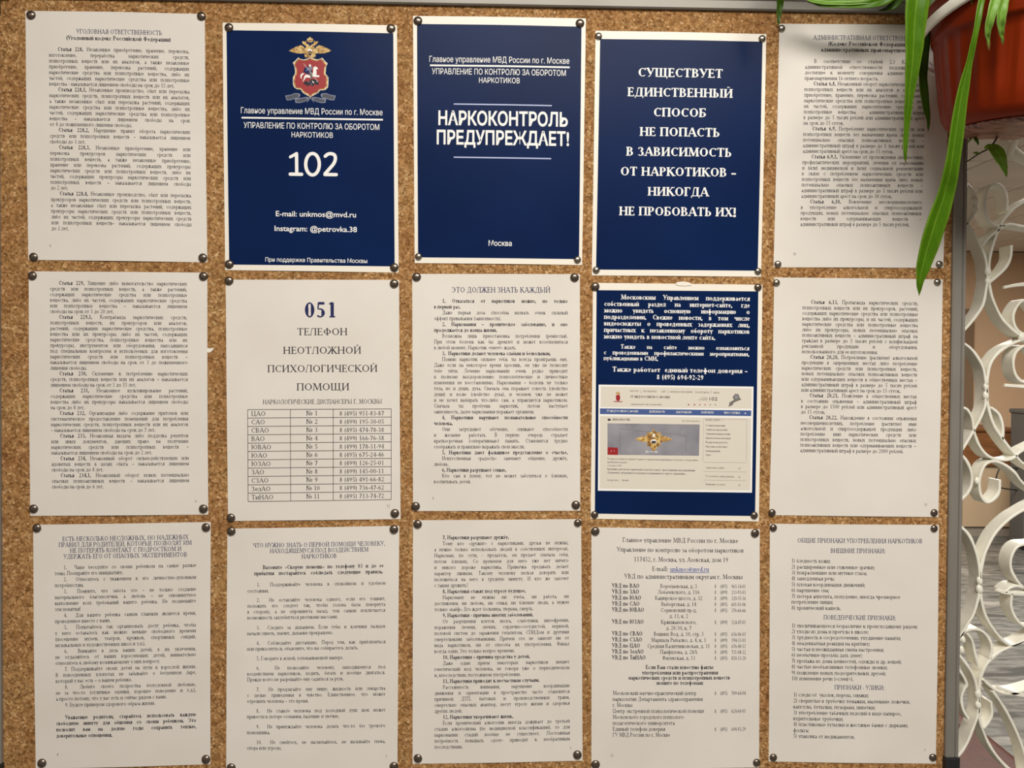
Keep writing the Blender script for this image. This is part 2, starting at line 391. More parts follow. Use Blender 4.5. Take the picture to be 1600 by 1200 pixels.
# ------------------------------------------------------------------ cork board
FR, FT, FL = 0.56788, 1.5 + 0.44426, -0.59328       # inner edges of the frame
FB = onY([(800, 1212)], 0)[0][2]
board = empty('cork_board', (0, 0, FB), 'large cork notice board in a grey aluminium frame covered with pinned sheets', 'notice board')
FW = .0165
box('cork_panel', (FL - .004, 0.0, FB - .004), (FR + .004, .010, FT + .004), M['cork'], board)
box('backing', (FL - .006, .010, FB - .006), (FR + .006, .017, FT + .006), M['walldark'], board)
def frame_bar(a, b, axis, side):
    # U profile: face, inner lip, rounded outer edge
    prof = [(0, .001), (0, -.0035), (.0015, -.005), (.0105, -.005), (.0118, -.0038), (.0125, -.0052), (.0155, -.0052), (FW, -.0038), (FW, .020), (0, .020)]
    vs, fs = [], []
    for e in (a, b):
        for o, y in prof:
            vs.append((side[0] + side[1] * o, y, e) if axis == 'z' else (e, y, side[0] + side[1] * o))
    n = len(prof)
    for k in range(n): fs.append((k, (k + 1) % n, n + (k + 1) % n, n + k))
    fs += [tuple(range(n)), tuple(range(n, 2 * n))]
    me = mesh('frame_bar', vs, fs); bm = bmesh.new(); bm.from_mesh(me); bmesh.ops.recalc_face_normals(bm, faces=bm.faces); bm.to_mesh(me); bm.free()
    attach(link('frame_bar', me, M['alu']), board)
frame_bar(FB - .0, FT, 'z', (FR, 1)); frame_bar(FB, FT, 'z', (FL, -1))
frame_bar(FL - FW, FR + FW, 'x', (FT, 1)); frame_bar(FL - FW, FR + FW, 'x', (FB, -1))
for sx, xx in ((1, FR), (-1, FL)):
    for sz, zz in ((1, FT), (-1, FB)):
        bm = bmesh.new()
        lo = (min(xx - sx * .001, xx + sx * (FW + .0012)), -.0066, min(zz - sz * .022, zz + sz * (FW + .0012)))
        hi = (max(xx - sx * .001, xx + sx * (FW + .0012)), .0208, max(zz - sz * .022, zz + sz * (FW + .0012)))
        box_bm(bm, lo, hi, .002, 2)
        if sx < 0:
            lo2 = (xx - .002, -.0066, min(zz - sz * .001, zz + sz * (FW + .0012))); hi2 = (xx + .014, .0208, max(zz - sz * .001, zz + sz * (FW + .0012)))
            box_bm(bm, lo2, hi2, .002, 2)
        me = bpy.data.meshes.new('corner_cap'); bm.to_mesh(me); bm.free()
        attach(link('corner_cap', me, M['black']), board)


# ------------------------------------------------------------------ lettering: a serif alphabet drawn from strokes (cap height 10)
G = {
'А': (9, 'd .9 0 4.3 10;D 8 0 4.5 10;H 2.4 6.6 3.3;S .9 0;S 8 0'),
'Б': (7.6, 'V 1.8 0 10 3;H 1.8 6.3 9.7;u 6.3 7.8 10;H 1.8 4 5.5;H 1.8 4 .3;A 4 2.9 2.8 2.6 -90 90'),
'В': (7.8, 'V 1.8 0 10 3;H 1.8 4 9.7;H 1.8 4.2 5.3;H 1.8 4.2 .3;A 3.9 7.5 2.2 2.2 -90 90;A 4.1 2.8 2.7 2.5 -90 90'),
'Г': (6.8, 'V 1.8 0 10 3;H 1.8 6 9.7;u 6 7.6 10'),
'Д': (9.5, 'd 2.2 .3 3.6 10;V 7 .3 10 2;H .8 8.7 .3;H 3 7 9.7;u .8 -2 .4;u 8.7 -2 .4'),
'Е': (7, 'V 1.8 0 10 3;H 1.8 5.8 9.7;H 1.8 5 5.2;H 1.8 6.3 .3;u 5.8 8 10;u 6.3 0 2;u 5 4.2 6.2'),
'Ж': (11.6, 'V 5.8 0 10 3;d 1.6 10 5.2 5.2;D .9 0 4.6 5.4;d 10 10 6.4 5.2;D 10.7 0 7 5.4;S 1.5 10;S 10.1 10;S .9 0;S 10.7 0'),
'З': (6.8, 'A 3 7.5 2.5 2.3 -90 140;A 3 2.7 3 2.6 -145 90;u 1.1 7.6 9.4'),
'И': (9.5, 'V 1.9 0 10 3;V 7.6 0 10 3;d 1.9 .8 7.6 9.2'),
'К': (8.8, 'V 1.8 0 10 3;d 2 4.6 7 10;D 3.6 5.8 7.6 0;S 7 10;S 7.9 0'),
'Л': (8.8, 'd 1.2 .3 3 10;V 6.9 0 10 3;H 2.4 6.9 9.7;S 1.2 0'),
'М': (11.2, 'd 1.5 0 2.2 10;D 2.4 10 5.7 .6;d 5.6 .6 8.9 10;D 9.6 0 9 10;S 1.5 0;S 9.6 0;S 1.8 10;S 9.4 10'),
'Н': (9.4, 'V 1.8 0 10 3;V 7.6 0 10 3;H 1.8 7.6 5.1'),
'О': (9.6, 'A 4.8 5 3.9 4.7 0 360'),
'П': (9.2, 'V 1.8 0 10 3;V 7.4 0 10 3;H 1.8 7.4 9.7'),
'Р': (7.4, 'V 1.8 0 10 3;H 1.8 4 9.7;H 1.8 4 4.7;A 4 7.2 2.5 2.5 -90 90'),
'С': (8.2, 'A 4.8 5 3.9 4.7 48 312;u 7.3 7.4 9.6'),
'Т': (8, 'V 4 0 10 1;H .8 7.2 9.7;u .8 7.8 10;u 7.2 7.8 10'),
'У': (8.4, 'D 1.2 10 4.4 3.4;d 7.4 10 3.6 .8;d 3.6 .8 2 .2;S 1.2 10;S 7.3 10'),
'Ф': (10.4, 'V 5.2 0 10 3;A 5.2 5 4.1 3 0 360'),
'Х': (8.8, 'D 1.5 10 7.3 0;d 7.2 10 1.3 0;S 1.5 10;S 7.2 10;S 1.3 0;S 7.4 0'),
'Ц': (9.6, 'V 1.8 0 10 2;V 7.2 0 10 2;H 1.8 9 .3;u 9 -2 .4'),
'Ч': (8.6, 'V 6.9 0 10 3;V 1.8 6 10 2;A 4.4 6.2 2.6 2.2 180 270;H 4.4 6.9 4'),
'Ш': (12.2, 'V 1.8 0 10 3;V 6.1 0 10 3;V 10.4 0 10 3;H 1.8 10.4 .3'),
'Щ': (12.9, 'V 1.8 0 10 2;V 6.1 0 10 2;V 10.4 0 10 2;H 1.8 12.2 .3;u 12.2 -2 .4'),
'Ъ': (8.6, 'V 3.4 0 10 1;H .8 3.4 9.7;u .8 7.8 10;H 3.4 5.2 5.5;H 3.4 5.2 .3;A 5.2 2.9 2.6 2.6 -90 90'),
'Ы': (11, 'V 1.8 0 10 3;H 1.8 3.4 5.5;H 1.8 3.4 .3;A 3.4 2.9 2.4 2.6 -90 90;V 9 0 10 3'),
'Ь': (7.2, 'V 1.8 0 10 3;H 1.8 3.8 5.5;H 1.8 3.8 .3;A 3.8 2.9 2.6 2.6 -90 90'),
'Э': (8.2, 'A 3.2 5 3.9 4.7 -132 132;H 3 7 5.1;u .8 7.4 9.6'),
'Ю': (12.6, 'V 1.8 0 10 3;H 1.8 4.4 5.1;A 8 5 3.5 4.7 0 360'),
'Я': (8.4, 'V 6.6 0 10 3;H 4.2 6.6 9.7;H 4.2 6.6 4.9;A 4.4 7.3 2.4 2.4 90 270;D 1.2 0 4.6 4.9;S 1 0'),
'а': (5.6, 'V 4.1 0 4.6 0;A 2.6 4.6 1.5 1.7 0 160;A 2.4 1.8 1.6 1.6 0 360;u 4.9 0 1'),
'б': (6.2, 'A 3.1 3 2.2 2.9 0 360;d 1 4 1.7 7.4;d 1.7 7.4 5 9.6'),
'е': (5.7, 'A 3.1 3.3 2.2 3.1 0 318;H .9 5.2 3.6'),
'р': (6.4, 'V 1.7 -3 6.4 3;A 3.5 3.3 2.2 3.1 -130 130'),
'у': (6.2, 'D 1 6.4 3.3 1.2;d 5.3 6.4 2.2 -3;S 1 6.4;S 5.2 6.4'),
'ф': (8, 'V 4 -3 9.5 3;A 4 3.3 3.2 3.1 0 360'),
'0': (6.6, 'A 3.3 4.8 2.6 4.7 0 360'), '1': (6.6, 'V 3.5 0 9.6 1;d 1.7 8.4 3.3 9.6'),
'2': (6.6, 'A 3.1 7 2.3 2.5 -25 160;d 5.2 6 1.1 .6;B .9 5.9 .6'),
'3': (6.6, 'A 3 7.2 2 2.3 -90 150;A 3 2.7 2.4 2.6 -150 90'),
'4': (6.6, 'V 4.5 0 9.6 1;d .6 3 4.3 9.6;H .6 6.2 3'),
'5': (6.6, 'A 2.9 2.9 2.6 2.8 -140 112;d 1.6 5.2 1.9 9.4;B 1.8 5.6 9'),
'6': (6.6, 'A 3.3 3 2.4 2.9 0 360;A 5.2 3.6 4.3 6 100 175'),
'7': (6.6, 'B .8 5.8 9;D 5.4 9 2.4 0'),
'8': (6.6, 'A 3.3 7.2 1.9 2.2 0 360;A 3.3 2.6 2.4 2.5 0 360'),
'9': (6.6, 'A 3.3 6.5 2.4 2.9 0 360;A 1.4 6 4.3 5.9 -80 -5'),
'.': (2.9, 'P 1.4 .6'), ',': (2.9, 'P 1.4 .6;d 1.7 .4 .9 -1.8'), ':': (3.2, 'P 1.5 .6;P 1.5 5.4'), ';': (3.2, 'P 1.5 5.4;P 1.5 .6;d 1.8 .4 1 -1.8'),
'-': (3.8, 'B .6 3.2 3.4'), '–': (6, 'B .6 5.4 3.4'), '!': (3.6, 'V 1.7 3 10 0;P 1.7 .6'), '?': (5.4, 'A 2.6 7.6 1.9 2.1 -60 160;u 2.7 3 5.5;P 2.6 .6'),
'(': (4, 'A 4.6 4 3.2 6.6 118 242'), ')': (4, 'A -.6 4 3.2 6.6 -62 62'), '/': (5, 'd .8 -1 4.2 10'),
'«': (5.4, 'd 2.4 5.4 .8 3.4;d .8 3.4 2.4 1.4;d 4.6 5.4 3 3.4;d 3 3.4 4.6 1.4'), '»': (5.4, 'd .8 5.4 2.4 3.4;d 2.4 3.4 .8 1.4;d 3 5.4 4.6 3.4;d 4.6 3.4 3 1.4'),
'№': (13, 'V 1.6 0 10 1;D 1.8 9.8 7 .4;u 7.2 0 10;S 1.4 10;S 7.2 10;A 10.4 4.4 1.8 2 0 360;H 8.6 12.2 .8'),
'@': (10, 'A 5 4 4.2 4.6 30 330;A 4.9 4 1.8 2.2 0 360;u 7 2.6 5.8'), ' ': (3.6, ''),
'm': (10.4, 'V 1.6 0 6.4 3;V 5 0 5.6 1;V 8.4 0 5.6 1;A 3.3 4.6 1.7 1.7 0 150;A 6.7 4.6 1.7 1.7 0 150'), 'n': (7, 'V 1.6 0 6.4 3;V 5.2 0 5.6 1;A 3.4 4.6 1.8 1.7 0 150'),
'i': (3.6, 'V 1.8 0 6.4 3;P 1.8 8.8'), 'l': (3.6, 'V 1.8 0 10 3'), 'u': (7, 'V 1.6 1 6.4 2;V 5.2 0 6.4 3;A 3.4 1.9 1.8 1.7 180 330'),
'k': (6.6, 'V 1.6 0 10 3;d 2 2.6 5 6.3;D 3 3.6 5.6 0'), 's': (5, 'A 2.5 4.8 1.5 1.5 40 250;A 2.5 1.7 1.7 1.6 -140 80'), 'v': (6.2, 'D 1 6.4 3.2 .3;d 5.2 6.4 3.2 .3;S 1 6.4;S 5.2 6.4'),
'd': (6.6, 'V 4.9 0 10 3;A 3 3.2 2.2 3.1 50 310'), 'r': (4.8, 'V 1.6 0 6.4 3;A 3.6 4.6 1.8 1.7 60 150'),
}
G['E'] = G['Е']; G['a'] = G['а']; G['@'] = G['@']
G['o'] = (6.2, 'A 3.1 3.2 2.3 3.1 0 360')
LOW = dict(zip('вгджзиклмнопстхцчшщъыьэюя', 'ВГДЖЗИКЛМНОПСТХЦЧШЩЪЫЬЭЮЯ'))
_gc = {}
def glyph(ch, bold, seg):
    key = (ch, bold, seg)
    if key in _gc: return _gc[key]
    T, t = ((1.35, .62), (2.05, .85))[bold] if bold < 2 else (1.35, 1.35)
    br = None; c = ch
    if ch in 'Йй': br = ch; c = 'И' if ch == 'Й' else 'и'
    if ch in 'Ёё': c = 'Е' if ch == 'Ё' else 'е'
    sy = sx = 1.0
    if c in LOW: c = LOW[c]; sy, sx = .66, .74; T *= .92 / .74 if False else 1.0
    adv, prog = G.get(c, G['о' if c.islower() and 'о' in G else 'О'])
    Q = []
    def bar(x0, y0, x1, y1, k):
        x0 *= sx; x1 *= sx; y0 *= sy; y1 *= sy
        dx, dy = x1 - x0, y1 - y0; l = math.hypot(dx, dy) or 1
        nx, ny = -dy / l * k / 2, dx / l * k / 2
        Q.append([(x0 + nx, y0 + ny), (x0 - nx, y0 - ny), (x1 - nx, y1 - ny), (x1 + nx, y1 + ny)])
    def hb(x0, x1, y, k):
        Q.append([(x0 * sx, y * sy + k / 2), (x0 * sx, y * sy - k / 2), (x1 * sx, y * sy - k / 2), (x1 * sx, y * sy + k / 2)])
    def ser(x, y):
        yy = y * sy + (t / 2 if y < 5 else -t / 2); h = (T / 2 + .75 * (.8 if sy < 1 else 1))
        Q.append([(x * sx - h, yy + t / 2), (x * sx - h, yy - t / 2), (x * sx + h, yy - t / 2), (x * sx + h, yy + t / 2)])
    def arc(cx, cy, rx, ry, a0, a1):
        cx *= sx; rx *= sx; cy *= sy; ry *= sy
        n = max(2, int(round(seg * abs(a1 - a0) / 360))); P = []
        for i in range(n + 1):
            a = math.radians(a0 + (a1 - a0) * i / n); k = t + (T * 1.08 - t) * abs(math.cos(a)) ** 1.3
            P.append(((cx + (rx + k * .15) * math.cos(a), cy + (ry + t * .15) * math.sin(a)), (cx + (rx - k * .85) * math.cos(a), cy + (ry - max(t, k * .5) * .85) * math.sin(a))))
        for a, b in zip(P, P[1:]): Q.append([a[0], a[1], b[1], b[0]])
    for pr in prog.split(';'):
        if not pr: continue
        f = pr.split(); o = f[0]; v = list(map(float, f[1:]))
        if o == 'V':
            x, y0, y1, s = v; bar(x, y0, x, y1, T)
            if int(s) & 1: ser(x, y0)
            if int(s) & 2:
                yy = y1
                Q.append([(x * sx - T / 2 - .7, yy * sy), (x * sx - T / 2 - .7, yy * sy - t), (x * sx + T / 2 + .6, yy * sy - t), (x * sx + T / 2 + .6, yy * sy)])
        elif o == 'H': hb(v[0], v[1], v[2], t)
        elif o == 'B': hb(v[0], v[1], v[2], max(t, T * .8))
        elif o == 'D': bar(*v, T)
        elif o == 'd': bar(*v, t)
        elif o == 'S': ser(*v)
        elif o == 'u': bar(v[0], v[1], v[0], v[2], t)
        elif o == 'A': arc(*v)
        elif o == 'P': r = T * .62; x, y = v; Q.append([(x * sx - r, y + r), (x * sx - r, y - r), (x * sx + r, y - r), (x * sx + r, y + r)])
    if br:
        bx = adv / 2 * sx; top = 10 * sy + 1.4
        Q.append([(bx - 1.5, top + 1.2), (bx - .9, top), (bx, top - .1), (bx, top + .7)]); Q.append([(bx, top + .7), (bx, top - .1), (bx + .9, top), (bx + 1.5, top + 1.2)])
    a = np.array(Q, float) if Q else np.zeros((0, 4, 2))
    r = (adv * sx + (.25 if bold == 1 else 0), a); _gc[key] = r; return r

class Sheet:
    """a pinned sheet: paper with its print, all following the same gentle bulge"""
    def __init__(s, name, quad, label, cat, paper, group, amp, tacks, tackwords, photo=False):
        s.q = np.array(quad, float); s.name = name; s.amp = amp
        s.W = onY(s.q, 0.0)
        c = s.W.mean(0)
        s.root = empty(name, (c[0], 0, s.W[:, 2].min()), label, cat, group)
        s.rn = random.Random(hash(label) % 1 if False else sum(map(ord, label)))
        s.ph = s.rn.random() * 6
        s.parts = {}
        n = 26; g = np.linspace(0, 1, n + 1)
        S, T = np.meshgrid(g, g)
        P = s.bil(S.ravel(), T.ravel()); b = s.bulge(S.ravel(), T.ravel())
        fr = P - np.c_[b * 0, b + .0003, b * 0]; bk = P - np.c_[b * 0, b + .00008, b * 0]
        nn = (n + 1) ** 2; vs = np.vstack([fr, bk]); fs = []
        for j in range(n):
            for i in range(n):
                a = j * (n + 1) + i
                fs.append((a, a + n + 1, a + n + 2, a + 1)); fs.append((nn + a, nn + a + 1, nn + a + n + 2, nn + a + n + 1))
        e = [i for i in range(n + 1)] + [j * (n + 1) + n for j in range(1, n + 1)] + [n * (n + 1) + i for i in range(n - 1, -1, -1)] + [j * (n + 1) for j in range(n - 1, 0, -1)]
        for a, b2 in zip(e, e[1:] + e[:1]): fs.append((a, b2, nn + b2, nn + a))
        o = attach(link('paper_sheet', mesh('paper_sheet', vs, fs), paper, None, True), s.root)
        o.data.set_sharp_from_angle(angle=math.radians(35))
        for t, wd in zip(tacks, tackwords):
            tack(t, s, wd, label)
    def bil(s, S, T):
        W = s.W; S = S[:, None]; T = T[:, None]
        return (W[0] * (1 - S) + W[1] * S) * (1 - T) + (W[3] * (1 - S) + W[2] * S) * T
    def bulge(s, S, T):
        S = np.clip(S, 0, 1); T = np.clip(T, 0, 1); pi = math.pi
        a, b = np.sin(pi * S), np.sin(pi * T)
        return s.amp * (.7 * a * a * (1 - .5 * b * b) + .5 * b * b * (1 - .3 * a * a) + .12 * np.sin(2 * pi * S + s.ph) * b * b)
    def st(s, X):                       # inverse bilinear on the board plane
        W = s.W[:, [0, 2]]; P = X[:, [0, 2]]
        S = np.full(len(P), .5); T = np.full(len(P), .5)
        for _ in range(4):
            r = (W[0] * (1 - S)[:, None] + W[1] * S[:, None]) * (1 - T)[:, None] + (W[3] * (1 - S)[:, None] + W[2] * S[:, None]) * T[:, None] - P
            ds = (W[1] - W[0]) * (1 - T)[:, None] + (W[2] - W[3]) * T[:, None]
            dt = (W[3] - W[0]) * (1 - S)[:, None] + (W[2] - W[1]) * S[:, None]
            det = ds[:, 0] * dt[:, 1] - ds[:, 1] * dt[:, 0]
            S = S - (r[:, 0] * dt[:, 1] - r[:, 1] * dt[:, 0]) / det
            T = T - (ds[:, 0] * r[:, 1] - ds[:, 1] * r[:, 0]) / det
        return S, T
    def world(s, px, layer):
        X = onY(px, 0.0); S, T = s.st(X)
        X[:, 1] = -(s.bulge(S, T) + .0003 + layer * .00007)
        return X
    def slope(s, y):                    # direction of the lines of print at a height
        q = s.q; t = (y - q[0][1]) / (q[3][1] - q[0][1])
        a = q[1] - q[0]; b = q[2] - q[3]
        return (a[1] / a[0]) * (1 - t) + (b[1] / b[0]) * t, ((q[3][0] - q[0][0]) / (q[3][1] - q[0][1]) + (q[2][0] - q[1][0]) / (q[2][1] - q[1][1])) / 2
    def add(s, part, V, faces, m, layer):
        V = s.world(np.asarray(V, float), layer)
        p = s.parts.setdefault(part, dict(v=[], f=[], mi=[], mats=[], n=0))
        if m not in p['mats']: p['mats'].append(m)
        k = p['mats'].index(m); n = p['n']
        p['v'].append(V); p['f'] += [tuple(n + i for i in f) for f in faces]; p['mi'] += [k] * len(faces); p['n'] += len(V)
    def quad(s, part, q, m, layer, n=1, k=1):
        q = np.array(q, float); V = []; f = []
        for j in range(k + 1):
            for i in range(n + 1):
                a, b = i / n, j / k
                V.append((q[0] * (1 - a) + q[1] * a) * (1 - b) + (q[3] * (1 - a) + q[2] * a) * b)
        for j in range(k):
            for i in range(n):
                a = j * (n + 1) + i; f.append((a, a + n + 1, a + n + 2, a + 1))
        s.add(part, V, f, m, layer)
    def line(s, part, a, b, wd, m, layer=3):
        a = np.array(a, float); b = np.array(b, float); d = b - a; l = np.hypot(*d); nrm = np.array([-d[1], d[0]]) / l * wd / 2
        s.quad(part, [a - nrm, b - nrm, b + nrm, a + nrm], m, layer, max(1, int(l / 12)))
    def rule(s, a, b, wd, m):
        s.nr = getattr(s, 'nr', 0) + 1; s.line('ruled_line#%d' % s.nr, a, b, wd, m)
    def poly(s, part, pts, m, layer):
        t = tessellate_polygon([[Vector((p[0], p[1], 0)) for p in pts]])
        s.add(part, pts, [tuple(f) for f in t], m, layer)
    def poly_line(s, part, pts, wd, m, layer):
        for a, b in zip(pts, pts[1:]): s.line(part, a, b, wd, m, layer)
    def ell(s, part, c, rx, ry, m, layer, n=14):
        s.poly(part, [(c[0] + rx * math.cos(2 * math.pi * i / n), c[1] + ry * math.sin(2 * math.pi * i / n)) for i in range(n)], m, layer)
    def measure(s, txt, bold=0, seg=8):
        return sum(glyph(c, bold, seg)[0] for c in txt)
    def text(s, txt, x0, x1, y, cap, align='l', bold=0, m=None, part='printed_text', seg=8, xs=.9, layer=3, fit=False):
        """y is the middle of the small letters; *...* is bold"""
        m = m or M['ink']; segs = []; bd = bold
        for i, ch in enumerate(txt.split('*')): segs.append((ch, 1 if (i % 2) else bold))
        k = cap / 10.0
        chars = [(c, b) for tx, b in segs for c in tx]
        widths = [glyph(c, b, seg)[0] for c, b in chars]
        nat = sum(widths) * k * xs; sp = sum(1 for c, b in chars if c == ' ')
        gap = 0.0; sc_ = xs; av = x1 - x0
        if align == 'j':
            if nat <= av and sp: gap = (av - nat) / sp
            else: sc_ = xs * av / nat
        elif fit or nat > av: sc_ = xs * av / nat; nat = av
        x = x0
        if align == 'c': x = (x0 + x1) / 2 - nat / 2
        if align == 'r': x = x1 - nat
        sl, sh = s.slope(y); ref = x0 if align != 'c' else (x0 + x1) / 2
        V = []
        yb = y + cap * .33
        for (c, b), wd in zip(chars, widths):
            a = glyph(c, b, seg)[1]
            if len(a):
                V.append((a * [k * sc_, -k]).reshape(-1, 2) + [x, 0])
            x += wd * k * sc_ + (gap if c == ' ' else 0)
        if not V: return
        V = np.vstack(V); dy = V[:, 1].copy()
        V[:, 1] = yb + dy + (V[:, 0] - ref) * sl; V[:, 0] += dy * sh
        n = len(V) // 4
        s.add(part, V, [(4 * i, 4 * i + 1, 4 * i + 2, 4 * i + 3) for i in range(n)], m, layer)
    def block(s, lines, L, R, ys, cap, bold=0, m=None, indent=14, **k):
        """L, R: left and right margins as (top, bottom); ys: (first, last) line centres"""
        n = len(lines)
        for i, t in enumerate(lines):
            f = i / max(1, n - 1); y = ys[0] + (ys[1] - ys[0]) * f
            l = L[0] + (L[1] - L[0]) * f; r = R[0] + (R[1] - R[0]) * f
            al = 'j'
            if t.startswith('>'): t = t[1:]; l += indent
            if t.endswith('|'): t = t[:-1]; al = 'l'
            b = bold
            if t.startswith('#'): t = t[1:]; b = 1
            s.text(t, l, r, y, cap, al, b, m, **k)
    def sans(s, txt, x0, x1, ybase, cap, m, bold=0.0, align='fit', part='printed_text', layer=3):
        """flat grotesque lettering: outline of Blender's own built-in face, fitted between x0 and x1"""
        V, Fc = sansmesh(txt, bold)
        if len(V) == 0: return s.text(txt, x0, x1, ybase - cap * .33, cap, 'c', 2, m, part)
        V = V.copy(); lo, hi = V[:, 0].min(), V[:, 0].max()
        kx = (x1 - x0) / (hi - lo); sl, sh = s.slope(ybase)
        X = x0 + (V[:, 0] - lo) * kx; D = -V[:, 1] * cap
        s.add(part, np.c_[X + D * sh, ybase + D + (X - (x0 + x1) / 2) * sl], Fc, m, layer)
    def finish(s):
        for part, p in s.parts.items():
            part = part.split('#')[0]; me = bpy.data.meshes.new(part); me.from_pydata(np.vstack(p['v']).tolist(), [], p['f'])
            for m in p['mats']: me.materials.append(m)
            me.polygons.foreach_set('material_index', p['mi']); me.update()
            attach(link(part, me, None), s.root)

_sc = {}
def sansmesh(txt, bold):
    if (txt, bold) in _sc: return _sc[(txt, bold)]
    c = bpy.data.curves.new('t', 'FONT'); c.body = txt; c.size = 1.0; c.resolution_u = 3; c.offset = bold; c.fill_mode = 'BOTH'
    o = bpy.data.objects.new('t', c); COL.objects.link(o)
    dg = bpy.context.evaluated_depsgraph_get(); dg.update()
    me = o.evaluated_get(dg).to_mesh()
    V = np.array([v.co[:2] for v in me.vertices]); Fc = [tuple(p.vertices) for p in me.polygons]
    o.evaluated_get(dg).to_mesh_clear()
    bpy.data.objects.remove(o); bpy.data.curves.remove(c)
    if len(V): V[:, 1] /= capH()
    _sc[(txt, bold)] = (V, Fc); return V, Fc
_cap = []
def capH():
    if not _cap:
        c = bpy.data.curves.new('t', 'FONT'); c.body = 'Н'; c.size = 1.0
        o = bpy.data.objects.new('t', c); COL.objects.link(o)
        dg = bpy.context.evaluated_depsgraph_get(); dg.update(); me = o.evaluated_get(dg).to_mesh()
        ys = [v.co.y for v in me.vertices]; _cap.append((max(ys) if ys else .73) or .73)
        o.evaluated_get(dg).to_mesh_clear(); bpy.data.objects.remove(o); bpy.data.curves.remove(c)
    return _cap[0]

# one tack: domed steel head with a rolled rim and a short pin, shared mesh
def tackmesh(R):
    prof = [(0, -.0034), (.22, -.00335), (.45, -.0031), (.68, -.0026), (.86, -.0018), (.97, -.0009), (1.0, -.0004), (.96, 0.0), (.2, 0.0), (.12, .0004), (.1, .003)]
    vs, fs = [], []; n = 20
    for r, y in prof:
        for k in range(n):
            a = 2 * math.pi * k / n; vs.append((r * R * math.cos(a), y, r * R * math.sin(a)))
    for i in range(len(prof) - 1):
        for k in range(n): fs.append((i * n + k, i * n + (k + 1) % n, (i + 1) * n + (k + 1) % n, (i + 1) * n + k))
    me = mesh('push_tack', vs, fs)
    bm = bmesh.new(); bm.from_mesh(me); bmesh.ops.remove_doubles(bm, verts=bm.verts, dist=1e-7); bmesh.ops.recalc_face_normals(bm, faces=bm.faces); bm.to_mesh(me); bm.free()
    for p in me.polygons: p.use_smooth = True
    return me
TM = tackmesh(.0055); TM.materials.append(M['tack'])
TM2 = tackmesh(.0046); TM2.materials.append(M['tack2'])
TM3 = tackmesh(.0048); TM3.materials.append(M['tack'])
def tack(p, s, corner, label):
    if p is None: return
    X = onY([p[:2]], 0.0); S, T = s.st(X); b = float(s.bulge(S, T)[0])
    me = {0: TM, 1: TM2, 2: TM3}[p[2] if len(p) > 2 else 0]
    o = bpy.data.objects.new('push_tack', me); COL.objects.link(o)
    o.location = (X[0][0], -(b + .00032), X[0][2])
    o.rotation_euler = (rnd.uniform(-.09, .09), rnd.uniform(0, 6), rnd.uniform(-.09, .09))
    adj = ('bright steel' if me is TM2 else 'dark steel')
    o['label'] = f'{adj} tack in the {corner} corner of the {s.short}'
    o['category'] = 'tack'; o['group'] = 'metal tacks pinning the sheets'
CW = ['top left', 'top right', 'bottom left', 'bottom right']
def sheet(short, quad, label, tacks, photo=False, amp=.0013, group='printed sheets pinned in rows'):
    Sheet.short = short
    s = Sheet('printed_sheet' if not photo else 'navy_poster', quad, label, 'notice' if not photo else 'poster', M['photo_paper'] if photo else M['paper'], group, amp, tacks, CW)
    return s
def num(s, t, x, y): s.text(t, x - 6, x + 6, y, 4.2, 'c', m=M['ink_grey'])

# ---- top row
s = sheet('criminal liability sheet', [(40, 17), (320, 22), (324, 410), (44.5, 406)], 'white sheet headed criminal liability in Russian, top left of the board',
          [(49, 24), (315, 26), (53, 402), (317, 403)], amp=.0018)
s.text('УГОЛОВНАЯ ОТВЕТСТВЕННОСТЬ', 120, 254, 52, 7, 'c', m=M['ink_navy'], fit=True)
s.text('(Уголовный кодекс Российской Федерации)', 104, 268, 62, 6.6, 'c', fit=True, bold=1)
s.block(""">*Статья 228.* Незаконные приобретение, хранение, перевозка,
изготовление, переработка наркотических средств,
психотропных веществ или их аналогов, а также незаконные
приобретение, хранение, перевозка растений, содержащих
наркотические средства или психотропные вещества, либо их
частей, содержащих наркотические средства или психотропные
вещества - наказывается лишением свободы на срок до 15 лет.|
>*Статья 228.1.* Незаконные производство, сбыт или пересылка
наркотических средств, психотропных веществ или их аналогов,
а также незаконные сбыт или пересылка растений, содержащих
наркотические средства или психотропные вещества, либо их
частей, содержащих наркотические средства или психотропные
вещества – наказывается лишением свободы на срок
от 4 до пожизненного лишения свободы.|
>*Статья 228.2.* Нарушение правил оборота наркотических
средств или психотропных веществ – наказывается лишением
свободы до 3 лет.|
>*Статья 228.3.* Незаконные приобретение, хранение или
перевозка прекурсоров наркотических средств или
психотропных веществ, а также незаконные приобретение,
хранение или перевозка растений, содержащих прекурсоры
наркотических средств или психотропных веществ, либо их
частей, содержащих прекурсоры наркотических средств или
психотропных веществ – наказывается лишением свободы
до 2 лет.|
>*Статья 228.4.* Незаконные производство, сбыт или пересылка
прекурсоров наркотических средств или психотропных веществ,
а также незаконные сбыт или пересылка растений, содержащих
прекурсоры наркотических средств или психотропных веществ,
либо их частей, содержащих прекурсоры наркотических средств
или психотропных веществ– наказывается лишением свободы
до 2 лет.|""".split('\n'), (77, 81), (296, 300), (78, 357.5), 6.2)
num(s, '8', 79, 384.5); s.finish()

